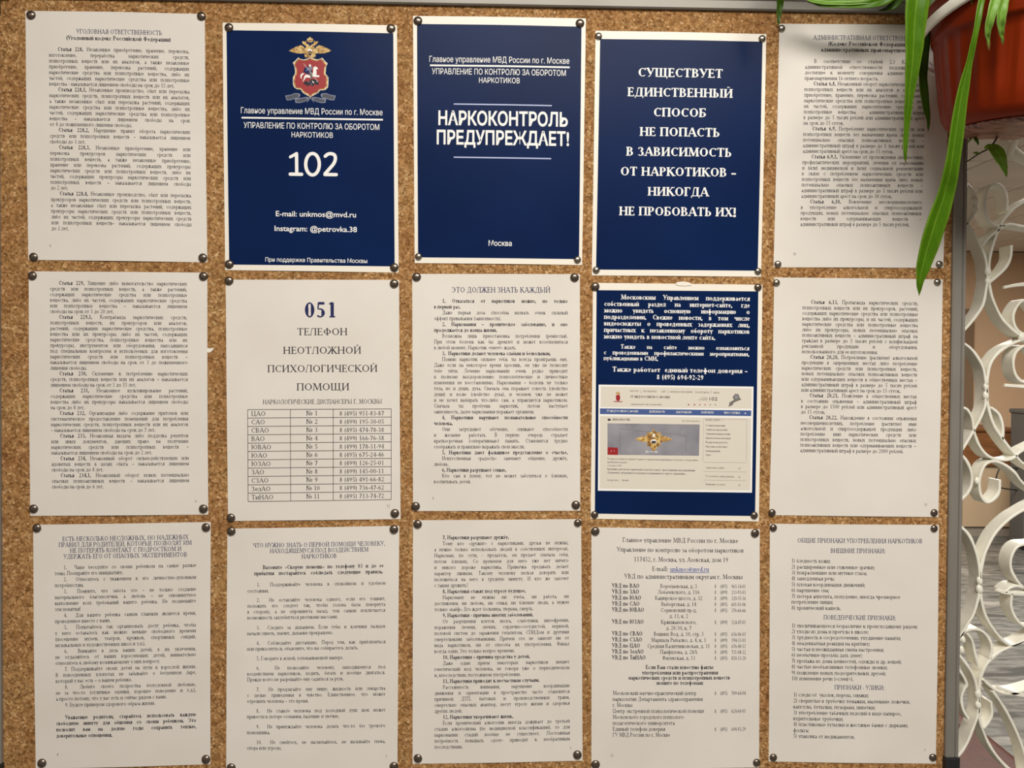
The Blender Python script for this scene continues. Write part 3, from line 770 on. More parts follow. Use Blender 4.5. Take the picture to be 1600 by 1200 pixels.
def crest(s, part, Z, k):
    """double headed eagle over a red shield with a rider; Z maps local points, k is a length factor"""
    g, gd, w_, r_, dk = M['gold'], M['goldd'], M['ink_white'], M['red'], M['ink']
    P = lambda pts: [Z(*p) for p in pts]
    for m_ in (1, -1):
        X = lambda pts: P([(450 + m_ * (x - 450), y) for x, y in pts])
        s.poly(part, X([(520, 330), (545, 240), (590, 212), (660, 235), (730, 268), (782, 300), (735, 320), (690, 338), (640, 342), (570, 345)]), g, 4)
        for i in range(4): s.poly_line(part, X([(575 + 38 * i, 250 + 10 * i), (590 + 42 * i, 330)]), 4 * k, gd, 5)
        s.poly(part, X([(462, 210), (500, 195), (512, 160), (505, 138), (530, 160), (560, 150), (578, 165), (560, 195), (535, 215), (505, 235), (470, 240)]), g, 4)
        s.poly(part, X([(450, 385), (480, 350), (540, 360), (530, 400), (490, 408), (450, 405)]), g, 4)
        s.poly_line(part, X([(490, 370), (520, 395)]), 5 * k, gd, 5)
        s.poly(part, X([(505, 320), (535, 290), (560, 330), (530, 350)]), g, 4)
    s.poly(part, P([(400, 215), (500, 215), (545, 300), (520, 350), (380, 350), (355, 300)]), g, 4)
    s.poly(part, P([(450, 80), (470, 105), (498, 115), (495, 150), (475, 170), (425, 170), (405, 150), (402, 115), (430, 105)]), g, 5)
    s.ell(part, Z(450, 138), 26 * k, 18 * k, gd, 6)
    s.ell(part, Z(450, 130), 12 * k, 10 * k, g, 7)
    s.poly(part, P([(425, 178), (475, 178), (470, 215), (450, 232), (430, 215)]), M['ink_navy'], 6)
    s.ell(part, Z(448, 310), 46 * k, 36 * k, gd, 6); s.ell(part, Z(448, 300), 40 * k, 26 * k, w_, 7)
    s.poly(part, P([(430, 300), (470, 300), (478, 335), (448, 350), (420, 335)]), gd, 8)
    sh = [(265, 408), (300, 428), (345, 440), (395, 430), (455, 405), (515, 425), (560, 440), (610, 425), (640, 410), (680, 460), (725, 500), (700, 545), (695, 610), (690, 660), (735, 715), (735, 800), (730, 870), (690, 910), (640, 920), (610, 915), (580, 955), (520, 990), (470, 1015), (455, 1040), (440, 1015), (390, 990), (340, 960), (300, 905), (240, 900), (200, 870), (183, 830), (183, 715), (215, 660), (215, 600), (205, 540), (180, 490), (225, 450)]
    s.poly(part, P(sh), M['photo_paper'], 6)
    c = (457, 700)
    inn = [(c[0] + (x - c[0]) * .965, c[1] + (y - c[1]) * .97) for x, y in sh]
    s.poly(part, P(inn), g, 7)
    inn = [(c[0] + (x - c[0]) * .88, c[1] + (y - c[1]) * .9) for x, y in sh]
    s.poly(part, P(inn), r_, 8)

s = sheet('crest poster', [(348, 35.6), (620.3, 39.8), (623, 426), (352, 422)], 'navy blue poster with gold eagle crest and large number 102',
          [(358, 43.5), (611, 45), (358.5, 413), (616, 418)], True)
s.quad('navy_panel', [(354, 47.3), (614.6, 52.3), (616.8, 416.4), (358.2, 413.5)], M['navy'], 1, 24, 24)
Z = lambda x, y: (440 + x / 10, 50 + y / 10)
crest(s, 'crest', Z, .1)
dk, wh = M['ink'], M['ink_white']
P = lambda pts: [Z(*p) for p in pts]
# white horse, rider with blue cloak, dragon
s.poly('crest', P([(330, 790), (350, 745), (365, 690), (400, 670), (440, 690), (490, 670), (500, 620), (498, 570), (530, 543), (560, 560), (580, 590), (548, 590), (552, 640), (548, 680), (600, 690), (590, 715), (540, 712), (500, 705), (460, 730), (420, 720), (385, 720), (360, 760)]), wh, 9)
s.poly('crest', P([(300, 720), (300, 680), (330, 650), (362, 655), (335, 680), (318, 705), (322, 745)]), wh, 9)
s.poly('crest', P([(345, 640), (360, 580), (395, 545), (425, 545), (430, 590), (450, 620), (470, 600), (485, 640), (455, 670), (400, 665), (370, 640)]), M['ink_navy'], 10)
s.poly('crest', P([(385, 600), (425, 560), (420, 610), (385, 630)]), M['webblue'], 11)
s.ell('crest', Z(450, 535), 1.6, 2.2, wh, 11); s.ell('crest', Z(438, 580), 2.6, 1.7, M['silver'], 11)
s.poly('crest', P([(445, 560), (480, 545), (490, 560), (470, 610), (450, 620)]), M['silver'], 11)
s.poly('crest', P([(430, 640), (480, 640), (490, 700), (475, 745), (455, 740), (450, 690)]), M['ink_grey'], 10)
s.poly_line('crest', P([(350, 505), (420, 590), (500, 690), (575, 790)]), .5, wh, 12)
s.poly('crest', P([(345, 820), (380, 770), (420, 790), (470, 750), (540, 750), (590, 790), (575, 840), (520, 820), (500, 855), (440, 835), (420, 858), (385, 835)]), dk, 9)
for a in [(430, 790), (500, 790), (560, 785), (470, 825)]: s.ell('crest', Z(*a), 1.2, .9, M['silver'], 10)
s.poly('crest', P([(480, 770), (510, 790), (515, 812), (490, 800)]), wh, 11)
for m_ in (1, -1):
    X = lambda pts: P([(455 + m_ * (x - 455), y) for x, y in pts])
    s.poly('crest', X([(610, 990), (635, 965), (700, 962), (760, 985), (850, 1000), (825, 1075), (760, 1070), (700, 1050), (690, 1110), (640, 1118), (560, 1100), (490, 1070), (470, 1030), (520, 1020), (600, 1035), (650, 1045), (625, 1020)]), M['silver'], 3)
    s.poly('crest', X([(645, 980), (700, 975), (760, 997), (832, 1012), (815, 1062), (760, 1056), (700, 1036), (640, 1028)]), M['ribbon'], 4)
    s.poly('crest', X([(500, 1040), (560, 1036), (640, 1060), (678, 1062), (672, 1098), (640, 1104), (560, 1088), (510, 1066)]), M['ribbon'], 4)
    s.poly_line('crest', X([(455, 1035), (480, 1070), (510, 1105)]), .8, M['silver'], 5)
def header(s, x0, x1, y0, yr, ya, yb, a0, a1, b0, b1):
    s.sans('Главное управление МВД России по г. Москве', x0, x1, y0, 9.4, wh, .0015, part='agency_text')
    s.rule((x0 + 1, yr - 1.6), (x1 + .5, yr + 1.6), 2.6, wh)
    s.sans('УПРАВЛЕНИЕ ПО КОНТРОЛЮ ЗА ОБОРОТОМ', a0, a1, ya, 9.2, wh, .003, part='department_text')
    s.sans('НАРКОТИКОВ', b0, b1, yb, 8.4, wh, .003, part='department_text')
header(s, 377, 598, 179, 186, 202, 215.4, 381.5, 593, 456, 520.5)
def stroke(pts, wd, n=6, closed=False):
    Q = smoothpath([(x, y, 0) for x, y in pts], n)[:, :2]; V, fc = [], []
    for i, q in enumerate(Q):
        a, b2 = (Q[i - 1], Q[i + 1]) if 0 < i < len(Q) - 1 else ((Q[-2], Q[1]) if closed else (Q[max(i - 1, 0)], Q[min(i + 1, len(Q) - 1)]))
        t = b2 - a; t = t / np.hypot(*t); nr = np.array([-t[1], t[0]]) * wd / 2; V += [q + nr, q - nr]
        if i: fc.append((2 * i - 2, 2 * i, 2 * i + 1, 2 * i - 1))
    s.add('large_number', V, fc, wh, 3)
    if not closed:
        for q in (Q[0], Q[-1]): s.ell('large_number', q, wd / 2, wd / 2, wh, 4.6, 14)
LY = [3]
def seg_(a, b2, wd):
    LY[0] += .9
    s.line('large_number', a, b2, wd, wh, LY[0]); [s.ell('large_number', q, wd / 2, wd / 2, wh, LY[0] + .5, 14) for q in (a, b2)]
seg_((454.2, 245.8), (463.6, 240.6), 4.6); seg_((463.8, 240.6), (464.2, 272.6), 5.2); seg_((454.0, 272.6), (471.8, 272.9), 5.2)
stroke([(488.7 + 10.6 * math.sin(a * math.pi / 8), 257 - 16.8 * math.cos(a * math.pi / 8)) for a in range(17)], 5.2, 3, True)
stroke([(508.6, 244.6), (512.6, 241.4), (517.6, 240.6), (522.8, 242.6), (524.4, 248.6), (521.8, 256), (515.6, 263.6), (508.4, 271.8)], 5.2, 5); seg_((508.2, 273.2), (525.8, 273.4), 5.2)
s.sans('E-mail: unkmos@mvd.ru', 431.5, 556.5, 339, 8.6, wh, .012, part='contact_text')
s.sans('Instagram: @petrovka.38', 429.5, 558, 362, 8.6, wh, .012, part='contact_text#2')
s.sans('При поддержке Правительства Москвы', 415, 574, 410, 6.6, wh, .006, part='footer_text')
s.finish()

s = sheet('navy warning poster', [(645.4, 25), (915.4, 29), (909.4, 414), (648, 411)], 'navy blue poster with bold white warning between two thin lines',
          [(653, 33), (906, 37), (654, 401, 1), (902, 406, 1)], True)
s.quad('navy_panel', [(651.6, 37.5), (908.6, 41.8), (904.7, 405), (653.2, 402.2)], M['navy'], 1, 24, 24)
header(s, 671, 889.5, 98.6, 104, 117.6, 130.4, 675, 884, 748.5, 812)
s.rule((709, 163), (862, 165.6), 1.9, M['lilac'])
s.sans('НАРКОКОНТРОЛЬ', 685, 887, 196.5, 21.5, wh, .026, part='headline')
s.sans('ПРЕДУПРЕЖДАЕТ!', 682.5, 889, 226.6, 21.5, wh, .026, part='headline')
s.rule((709, 246), (861, 248.4), 1.9, M['lilac'])
s.sans('Москва', 763.5, 799.5, 384.4, 8.4, wh, .01, part='footer_text')
s.finish()

s = sheet('navy slogan poster', [(930.6, 48.2), (1197.3, 53.4), (1189, 432.5), (924.6, 430.3)], 'navy blue poster filled with eight centred lines of bold white serif capitals',
          [(935, 57, 1), (1190.5, 61, 1), (931.5, 422, 1), (1184, 424, 1)], True)
s.quad('navy_panel', [(937.6, 61), (1191.3, 65.3), (1183.8, 423.1), (931.2, 421.3)], M['navy'], 1, 24, 24)
for t, a, b2, y in [('СУЩЕСТВУЕТ', 996.5, 1129.5, 114.6), ('ЕДИНСТВЕННЫЙ', 980, 1145, 145.4), ('СПОСОБ', 1020.5, 1103.5, 176.5), ('НЕ ПОПАСТЬ', 999, 1124.5, 207), ('В ЗАВИСИМОСТЬ', 978, 1143, 238), ('ОТ НАРКОТИКОВ –', 969, 1150.5, 269), ('НИКОГДА', 1011.5, 1107, 300), ('НЕ ПРОБОВАТЬ ИХ!', 967, 1150.5, 331)]:
    s.text(t, a, b2, y + 2.1, 13.6, 'c', 1, wh, seg=20, fit=True)
s.finish()

s = sheet('administrative liability sheet', [(1217.7, 37.2), (1485, 40), (1473.7, 418.7), (1208.5, 417.7)], 'white sheet headed administrative liability, partly covered by the hanging leaves and pot',
          [(1221, 45, 1), (1479, 49, 1), (1215, 413, 1), (1467, 413, 1)])
s.text('АДМИНИСТРАТИВНАЯ ОТВЕТСТВЕННОСТЬ', 1270, 1440, 61, 7, 'c', m=M['ink_navy'], fit=True)
s.text('(Кодекс Российской Федерации об', 1293, 1425, 70.4, 6.4, 'c', 1, fit=True)
s.text('административных правонарушениях)', 1282, 1432, 79.6, 6.4, 'c', 1, fit=True)
s.block(""">В соответствии со статьей 2.3 КоАП РФ
административной ответственности подлежит лицо,
достигшее к моменту совершения административного
правонарушения 16-летнего возраста.|
>*Статья 6.8.* Незаконный оборот наркотических средств,
психотропных веществ или их аналогов и незаконные
приобретение, хранение, перевозка растений, содержащих
наркотические средства или психотропные вещества, либо
их частей, содержащих наркотические средства или
психотропные вещества - административный штраф
в размере до 5 тысяч рублей или административный арест
на срок до 15 суток.|
>*Статья 6.9.* Потребление наркотических средств или
психотропных веществ без назначения врача либо новых
потенциально опасных психоактивных веществ –
административный штраф в размере до 5 тысяч рублей или
административный арест на срок до 15 суток.|
>*Статья 6.9.1.* Уклонение от прохождения диагностики,
профилактических мероприятий, лечения от наркомании
и (или) медицинской и (или) социальной реабилитации
в связи с потреблением наркотических средств или
психотропных веществ без назначения врача либо новых
потенциально опасных психоактивных веществ –
административный штраф в размере до 5 тысяч рублей или
административный арест на срок до 30 суток.|
>*Статья 6.10.* Вовлечение несовершеннолетнего
в употребление алкогольной и спиртосодержащей
продукции, новых потенциально опасных психоактивных
веществ или одурманивающих веществ –
административный штраф в размере до 5 тысяч рублей.|""".split('\n'), (1257.5, 1250), (1447, 1439), (96.8, 351), 6.1)
num(s, '10', 1241, 397.5); s.finish()

# ---- middle row
s = sheet('sheet of articles 229 to 234', [(45, 424), (324, 426), (325.5, 804), (47.5, 806)], 'white sheet of dense articles numbered 229 onwards, left end of the middle row',
          [(51, 431), (318, 432), (53, 795), (318, 795)], amp=.0016)
s.block(""">*Статья 229.* Хищение либо вымогательство наркотических
средств или психотропных веществ, а также растений,
содержащих наркотические средства или психотропные
вещества, либо их частей, содержащих наркотические средства
или психотропные вещества – наказываются лишением
свободы на срок от 3 до 20 лет.|
>*Статья 229.1.* Контрабанда наркотических средств,
психотропных веществ, их прекурсоров или аналогов,
растений, содержащих наркотические средства, психотропные
вещества или их прекурсоры, либо их частей, содержащих
наркотические средства, психотропные вещества или их
прекурсоры, инструментов или оборудования, находящихся
под специальным контролем и используемых для изготовления
наркотических средств или психотропных веществ –
наказывается лишением свободы на срок от 3 до пожизненного
лишения свободы.|
>*Статья 230.* Склонение к потреблению наркотических
средств, психотропных веществ или их аналогов – наказывается
лишением свободы на срок от 3 до 15 лет.|
>*Статья 231.* Незаконное культивирование растений,
содержащих наркотические средства или психотропные
вещества либо их прекурсоры наказывается лишением свободы
на срок до 8 лет.|
>*Статья 232.* Организация либо содержание притонов или
систематическое предоставление помещений для потребления
наркотических средств, психотропных веществ или их аналогов
– наказывается лишением свободы на срок до 7 лет.|
>*Статья 233.* Незаконная выдача либо подделка рецептов
или иных документов, дающих право на получение
наркотических средств или психотропных веществ –
наказывается лишением свободы на срок до 2 лет.|
>*Статья 234.* Незаконный оборот сильнодействующих или
ядовитых веществ в целях сбыта – наказывается лишением
свободы на срок до 8 лет.|
>*Статья 234.1.* Незаконный оборот новых потенциально
опасных психоактивных веществ – наказывается лишением
свободы на срок до 6 лет.|""".split('\n'), (78.5, 81.5), (292.5, 296), (443, 761), 6.2)
num(s, '9', 306, 784); s.finish()

s = sheet('emergency phone sheet', [(352.7, 437), (623.5, 437.3), (626, 811), (356.5, 814)], 'white sheet with large number 051 above a ruled table of telephone numbers',
          [(358, 439), (616, 443.5), (361, 809), (617, 802)])
s.text('051', 476, 528, 488, 24.5, 'c', 1, M['ink_navy'], seg=24, fit=True)
for t, a, b2, y in [('ТЕЛЕФОН', 464.5, 543.5, 518.5), ('НЕОТЛОЖНОЙ', 442.5, 565, 547.5), ('ПСИХОЛОГИЧЕСКОЙ', 418, 590.5, 576), ('ПОМОЩИ', 463.5, 546.5, 604.5)]:
    s.text(t, a, b2, y + 1.6, 11, 'c', 0, M['ink'], seg=16, fit=True)
s.text('НАРКОЛОГИЧЕСКИЕ ДИСПАНСЕРЫ Г. МОСКВЫ', 411, 597, 628.6, 7, 'c', 0, M['ink'], fit=True)
tl, tr, br_, bl = map(np.array, ((387.5, 640), (611.5, 638.7), (611.3, 780.5), (388, 783.5)))
fx = (0, .298, .596, 1)
for k in range(12):
    f = k / 11; s.rule(tl + (bl - tl) * f, tr + (br_ - tr) * f, .8, M['ink'])
for f in fx: s.rule(tl + (tr - tl) * f, bl + (br_ - bl) * f, .8, M['ink'])
ph = '951-83-87 195-30-05 474-78-38 166-76-38 178-31-94 675-24-46 126-25-01 145-00-11 491-66-82 736-47-62 713-74-72'.split()
cd_ = '495 499 495 499 499 495 499 499 495 499 495'.split()
for k, nm in enumerate('ЦАО САО СВАО ВАО ЮВАО ЮАО ЮЗАО ЗАО СЗАО ЗелАО ТиНАО'.split()):
    f = (k + .5) / 11; y = (tl + (bl - tl) * f)[1] + .9; yr = (tr + (br_ - tr) * f)[1] + .6
    s.text(nm, 393, 440, y, 7.2, 'l', 0, xs=1.12)
    s.text(f'№ {k + 1}', 479, 497 + (3 if k > 8 else 0), (y + yr) / 2, 7.2, 'c', 0, fit=True)
    s.text(f'8 ({cd_[k]}) {ph[k]}', 530.5, 600.5, yr + 1.0, 7, 'c', 0, fit=True)
num(s, '13', 607, 791); s.finish()

s = sheet('centre sheet', [(644, 428), (906, 428.4), (906.6, 798), (645.4, 798.4)], 'white sheet with one heading line and numbered points one to six, centre of the board',
          [(651, 433), (897.5, 434), (649.5, 791), (899.5, 789)])
s.text('ЭТО ДОЛЖЕН ЗНАТЬ КАЖДЫЙ', 706, 860, 454.4, 8.4, 'c', 0, M['ink_navy'], fit=True)
s.block(""">#1. Отказаться от наркотиков можно, но только
#в первый раз.|
>Даже первая доза способна вызвать очень сильный
эффект привыкания (зависимость).|
>#2. Наркомания – хроническое заболевание, и оно
#продолжается до конца жизни.|
>Возможна лишь приостановка потребления (ремиссия).
При этом болезнь как бы дремлет и может возобновиться
в любой момент. Наркотик «умеет» ждать.|
>#3.  Наркотики делают человека слабым и безвольным.|
>Помни: наркотик сильнее тебя, ты всегда проиграешь ему.
Даже если на некоторое время бросишь, он уже не позволит
тебе уйти. Лечение наркомании очень редко приводит
к полному выздоровлению: психологические и личностные
изменения не восстановимы. Наркомания – болезнь не только
тела, но и души, духа. Сначала она поражает совесть (свойство
души) и волю (свойство духа), и человек уже не может
и не хочет выбирать что-либо сам, а управляется наркотиком.
Сначала ты пробуешь наркотик, потом наступает
зависимость, далее наркомания поражает организм.|
>#4. Наркотики нарушают познавательные способности
#человека.|
>Они затрудняют обучение, снижают способности
и желание работать. В первую очередь страдает
краткосрочная («оперативная») память. Становится трудно
соображать и правильно выражать свои мысли.|
>#5. Наркотики дают фальшивое представление о счастье.
>Искусственная «радость» заменяет общение, дружбу,
любовь.|
>#6. Наркотики разрушают семью.|
>Кто сам в плену, тот не может заботиться о близких,
воспитывать детей.|""".split('\n'), (678.5, 678), (887, 887), (471, 753), 6.0, indent=12.5)
num(s, '6', 677, 778.5); s.finish()

s = sheet('web page poster', [(926.5, 442), (1191.3, 445), (1185.6, 814.7), (922.8, 810.4)], 'navy blue poster with white paragraphs above a printed web page picture',
          [(930, 448), (1184, 449, 2), (929, 804, 2), (1178, 805, 2)], True)
s.quad('navy_panel', [(932, 453.4), (1184.7, 455.3), (1179.7, 806.3), (929.3, 802.5)], M['navy'], 1, 24, 24)
wk = dict(bold=1, m=wh, xs=.96, seg=10)
s.block(""">Московским Управлением поддерживается
собственный раздел на интернет-сайте, где
можно увидеть основную информацию о
подразделении. Свежие новости, в том числе
видеосюжеты о проведенных задержаниях лиц,
причастных к незаконному обороту наркотиков
можно увидеть в новостной ленте сайта.|""".split('\n'), (944, 943.5), (1171.5, 1171), (465.4, 526.4), 7.6, indent=26, **wk)
s.block(""">Также на сайте можно ознакомиться
с проведенными профилактическими мероприятиями,
публикациями в СМИ.|""".split('\n'), (943.5, 943), (1170.5, 1170.5), (542.6, 560.4), 6.8, indent=26, **wk)
s.text('Также работает  единый телефон доверия –', 956.5, 1168, 579.4, 7.6, 'c', fit=True, **wk)
s.text('8 (495) 694-92-29', 1025.5, 1099, 590.6, 7.6, 'c', fit=True, **wk)
pg = 'web_page_picture'
Z = lambda x, y: (930 + x / 6.4, 595 + y / 6.4)
s.quad(pg, [Z(33, 38), Z(1580, 58), Z(1566, 1118), Z(26, 1098)], M['ink_white'], 2, 24, 18)
s.quad(pg, [Z(55, 56), Z(1562, 76), Z(1560, 278), Z(52, 262)], M['web'], 3, 24, 6)
s.quad(pg, [Z(46, 275), Z(1558, 296), Z(1556, 352), Z(46, 332)], M['webblue'], 3, 24, 2)
s.quad(pg, [Z(46, 352), Z(1556, 372), Z(1550, 1094), Z(44, 1076)], M['web'], 3, 24, 12)
s.quad(pg, [Z(122, 424), Z(1042, 436), Z(1034, 748), Z(122, 738)], M['webgrey'], 4, 16, 6)
s.quad(pg, [Z(122, 664), Z(226, 668), Z(226, 740), Z(122, 738)], M['red'], 5, 2, 2)
s.text('«  »', *[Z(140, 0)[0], Z(205, 0)[0]], Z(0, 702)[1], 4, 'c', 0, wh, part=pg, layer=7)
def webt(t, x0, x1, y, cap=2.6, m=None, b=0):
    s.text(t, Z(x0, 0)[0], Z(x1, 0)[0], Z(0, y)[1], cap, 'c', b, m or M['ink_grey'], part=pg, layer=6, fit=True, seg=5)
webt('НОВОСТИ', 345, 430, 104); webt('ОБРАЩЕНИЯ', 470, 612, 107); webt('САЙТ', 652, 705, 109); webt('МОБИЛЬНОЕ ПРИЛОЖЕНИЕ', 745, 970, 113); webt('КОНТАКТЫ', 1010, 1140, 117); webt('ВХОД', 1180, 1236, 120, b=1)
for x in (452, 725, 998, 1158): s.line(pg, Z(x, 95), Z(x, 128), .35, M['ink_grey'], 6)
webt('ГУ МВД РОССИИ ПО Г. МОСКВЕ', 352, 746, 164, 3.4, M['ink'], 1)
webt('официальный сайт управления', 350, 662, 236, 2.4)
webt('телефон', 1050, 1118, 170, 2); webt('доверия', 1028, 1118, 188, 2)
s.sans('102', Z(1138, 0)[0], Z(1218, 0)[0], Z(0, 196)[1], 5.4, M['ink'], 0, part=pg, layer=6)
for x in (930, 990, 1042, 1094, 1146, 1198): s.ell(pg, Z(x, 238), 1.3 if x < 1000 else .9, 1.0, M['red'] if x < 1100 else M['ink_grey'], 6, 8)
s.poly(pg, [Z(*p) for p in [(1330, 262), (1340, 215), (1385, 190), (1370, 160), (1400, 128), (1430, 135), (1440, 165), (1455, 188), (1420, 200), (1385, 215), (1365, 245), (1345, 250)]], M['ink_grey'], 6)
s.poly(pg, [Z(*p) for p in [(1385, 160), (1405, 140), (1425, 150), (1425, 175), (1400, 182)]], M['webgrey'], 7)
s.poly(pg, [Z(*p) for p in [(205, 150), (226, 135), (248, 150), (246, 190), (226, 205), (208, 190)]], M['red'], 6)
s.poly(pg, [Z(*p) for p in [(200, 130), (226, 106), (252, 130), (232, 138), (220, 138)]], M['gold'], 6)
s.quad(pg, [Z(182, 203), Z(272, 205), Z(272, 211), Z(182, 209)], M['red'], 7)
for t, a, b2, y in [('ГУ МВД РОССИИ ПО Г. МОСКВЕ', 115, 430, 306), ('ДЕЯТЕЛЬНОСТЬ', 535, 695, 311), ('ДЛЯ ГРАЖДАН', 803, 960, 316), ('КОНТАКТЫ', 1058, 1180, 319), ('ПРЕСС-СЛУЖБА', 1285, 1445, 323)]:
    webt(t, a, b2, y, 3.2, wh, 1)
s.ell(pg, Z(1497, 324), 1.1, 1.1, wh, 6, 8)
s.quad(pg, [Z(124, 378), Z(152, 378), Z(152, 398), Z(124, 398)], M['ink'], 6); webt('ЛЕНТА НОВОСТЕЙ', 168, 344, 390, 3, M['ink'], 1); webt('Все новости раздела', 868, 1042, 402, 2.6)
# eagle on the grey picture
for m_ in (1, -1):
    X = lambda pts: [Z(583 + m_ * (x - 583), y) for x, y in pts]
    s.poly(pg, X([(600, 575), (655, 545), (720, 562), (772, 580), (735, 600), (690, 608), (620, 615)]), M['gold'], 6)
    s.poly(pg, X([(583, 470), (595, 505), (625, 520), (650, 512), (652, 560), (640, 600), (655, 650), (625, 650), (600, 690), (583, 700)]), M['gold'], 6)
    s.ell(pg, X([(618, 545)])[0], 3, 3, M['goldd'], 7, 10); s.ell(pg, X([(622, 640)])[0], 2.2, 2.4, M['goldd'], 7, 10)
    s.ell(pg, X([(622, 540)])[0], 1.5, 1.8, M['gold'], 8, 8)
s.ell(pg, Z(583, 545), 2.3, 3, M['photo_paper'], 8, 10); s.ell(pg, Z(583, 605), 4.6, 3.4, wh, 8, 12); s.quad(pg, [Z(558, 600), Z(608, 600), Z(600, 624), Z(566, 624)], M['ink'], 9)
webt('МВД  РОССИИ', 500, 620, 712, 3, wh, 1)
s.line(pg, Z(240, 480), Z(900, 545), .5, M['ink_grey'], 5); s.line(pg, Z(905, 545), Z(905, 720), .5, M['ink_grey'], 5); s.line(pg, Z(245, 500), Z(245, 700), .5, M['ink_grey'], 5)
webt('Подразделения полиции Главного управления принимают участие в оперативно', 120, 1028, 787, 2.8, M['ink_grey'], 0)
webt('профилактическом рейде', 120, 318, 814, 2.8); webt('Сегодня в 14:00', 120, 264, 848, 2.6)
webt('Временно работы на территории области в связи с проводимыми мероприятиями', 120, 995, 890, 3, M['ink'], 0)
webt('Документы оформляются и выдаются гражданам по адресу обращения...', 120, 905, 924, 3, M['ink'], 0)
webt('подробнее', 120, 235, 993, 2.6); webt('Архив', 262, 334, 994, 2.6); webt('НАШ АДРЕС  »', 1100, 1280, 392, 3)
for t, b2, y in [('О главном управлении', 1296, 448), ('Службы и подразделения', 1318, 490), ('Обращения граждан онлайн', 1345, 532), ('Приём и консультация', 1350, 574), ('Кадровая работа', 1320, 616), ('Противодействие', 1318, 660), ('Антикоррупция', 1245, 702), ('Опрос', 1156, 742)]:
    webt(t, 1100, b2, y, 2.8, M['ink'])
for y, b2, t in [(870, 1290, 'Справочная служба'), (956, 1385, 'Госуслуги и информация'), (1036, 1295, 'Внимание, розыск')]:
    webt(t, 1100, b2, y, 2.8); s.ell(pg, Z(1440, y + 6), 1.4, 1.4, M['ink_grey'], 6, 8); s.ell(pg, Z(1440, y + 6), .9, .9, M['web'], 7, 8)
for a, b2 in [((1080, 380), (1512, 386)), ((1512, 386), (1508, 800)), ((1080, 380), (1076, 800)), ((1076, 812), (1508, 818)), ((1076, 905), (1508, 911)), ((1076, 990), (1508, 996))]:
    s.line(pg, Z(*a), Z(*b2), .3, M['webgrey'], 5)
s.finish()

s = sheet('right end middle row sheet', [(1209.7, 433.4), (1473, 436.6), (1466, 807.8), (1202, 804.8)], 'white sheet of articles with blank lower third, right end of the middle row',
          [(1213, 442, 1), (1464, 441, 1), (1206, 801, 2), (1459, 801, 2)], amp=.0016)
s.block(""">*Статья 6.13.* Пропаганда наркотических средств,
психотропных веществ или их прекурсоров, растений,
содержащих наркотические средства или психотропные
вещества либо их прекурсоры, и их частей, содержащих
наркотические средства или психотропные вещества
либо их прекурсоры, новых потенциально опасных
психоактивных веществ – административный штраф на
граждан в размере до 5 тысяч рублей с конфискацией
рекламной продукции и оборудования,
использованного для ее изготовления.|
>*Статья 20.20.* Потребление (распитие) алкогольной
продукции в запрещенных местах либо потребление
наркотических средств или психотропных веществ,
новых потенциально опасных психоактивных веществ
или одурманивающих веществ в общественных местах –
административный штраф в размере до 5 тысяч рублей
или административный арест на срок до 15 суток.|
>*Статья 20.21.* Появление в общественных местах
в состоянии опьянения – административный штраф
в размере до 1500 рублей или административный арест
до 15 суток.|
>*Статья 20.22.* Нахождение в состоянии опьянения
несовершеннолетних, потребление (распитие) ими
алкогольной и спиртосодержащей продукции либо
потребление ими наркотических средств или
психотропных веществ, новых потенциально опасных
психоактивных веществ или одурманивающих веществ –
административный штраф в размере до 2000 рублей.|""".split('\n'), (1253.5, 1249.5), (1434, 1430.5), (472.7, 704), 6.1, indent=13)
num(s, '11', 1446, 789); s.finish()

# ---- bottom row
s = sheet('rules for parents sheet', [(52, 820), (329.5, 815.5), (329, 1194), (56, 1201)], 'white sheet with four lines of capitals above nine rules, lower left of the board',
          [(58, 825), (322, 824), (66, 1192), (322, 1186)], amp=.0018)
for t, a, b2, y in [('ЕСТЬ НЕСКОЛЬКО НЕСЛОЖНЫХ, НО НАДЕЖНЫХ', 98, 295, 841.4), ('ПРАВИЛ ДЛЯ РОДИТЕЛЕЙ, КОТОРЫЕ ПОЗВОЛЯТ ИМ', 92, 300, 850.4), ('НЕ ПОТЕРЯТЬ КОНТАКТ С ПОДРОСТКОМ И', 110, 284, 859.6), ('УДЕРЖАТЬ ЕГО ОТ ОПАСНЫХ ЭКСПЕРИМЕНТОВ', 100, 293, 868.8)]:
    s.text(t, a, b2, y, 7, 'c', 0, M['ink_navy'], fit=True)
s.block(""">1.  Чаще беседуйте со своим ребенком на самые разные
темы. Поощряйте его инициативу.|
>2.  Относитесь с уважением к его личностно-духовным
потребностям.|
>3.  Помните, что забота это – не только создание
материального благополучия, а любовь – не сиюминутное
выполнение всех требований вашего ребенка. Не подменяйте
эти понятия!|
>4.  Для вашего ребенка самым главным является время,
проведенное вместе с вами.|
>5.  Попытайтесь так организовать досуг ребенка, чтобы
у него оставалось как можно меньше свободного времени
(посещение музеев, театров, кружков, спортивных секций,
музыкальных и художественных школ и т.п.).|
>6.  Вникайте в дела ваших детей, в их увлечения,
не отдаляйтесь от ваших взрослеющих детей, внимательно
относитесь к любому возникающему у них вопросу.|
>7. Поддерживайте своих детей на пути к взрослой жизни.
В повседневных хлопотах не забывайте о бесценном даре,
который у вас есть – о вашем ребенке.|
>8.  Любите своего подростка безусловной любовью,
не за что-то (отличные оценки, хорошее поведение и т.д.),
а просто потому, что у вас есть и сейчас рядом с вами.|
>9. Будьте примером здорового образа жизни.|""".split('\n'), (86, 88.5), (307, 307), (887, 1101.5), 6.2)
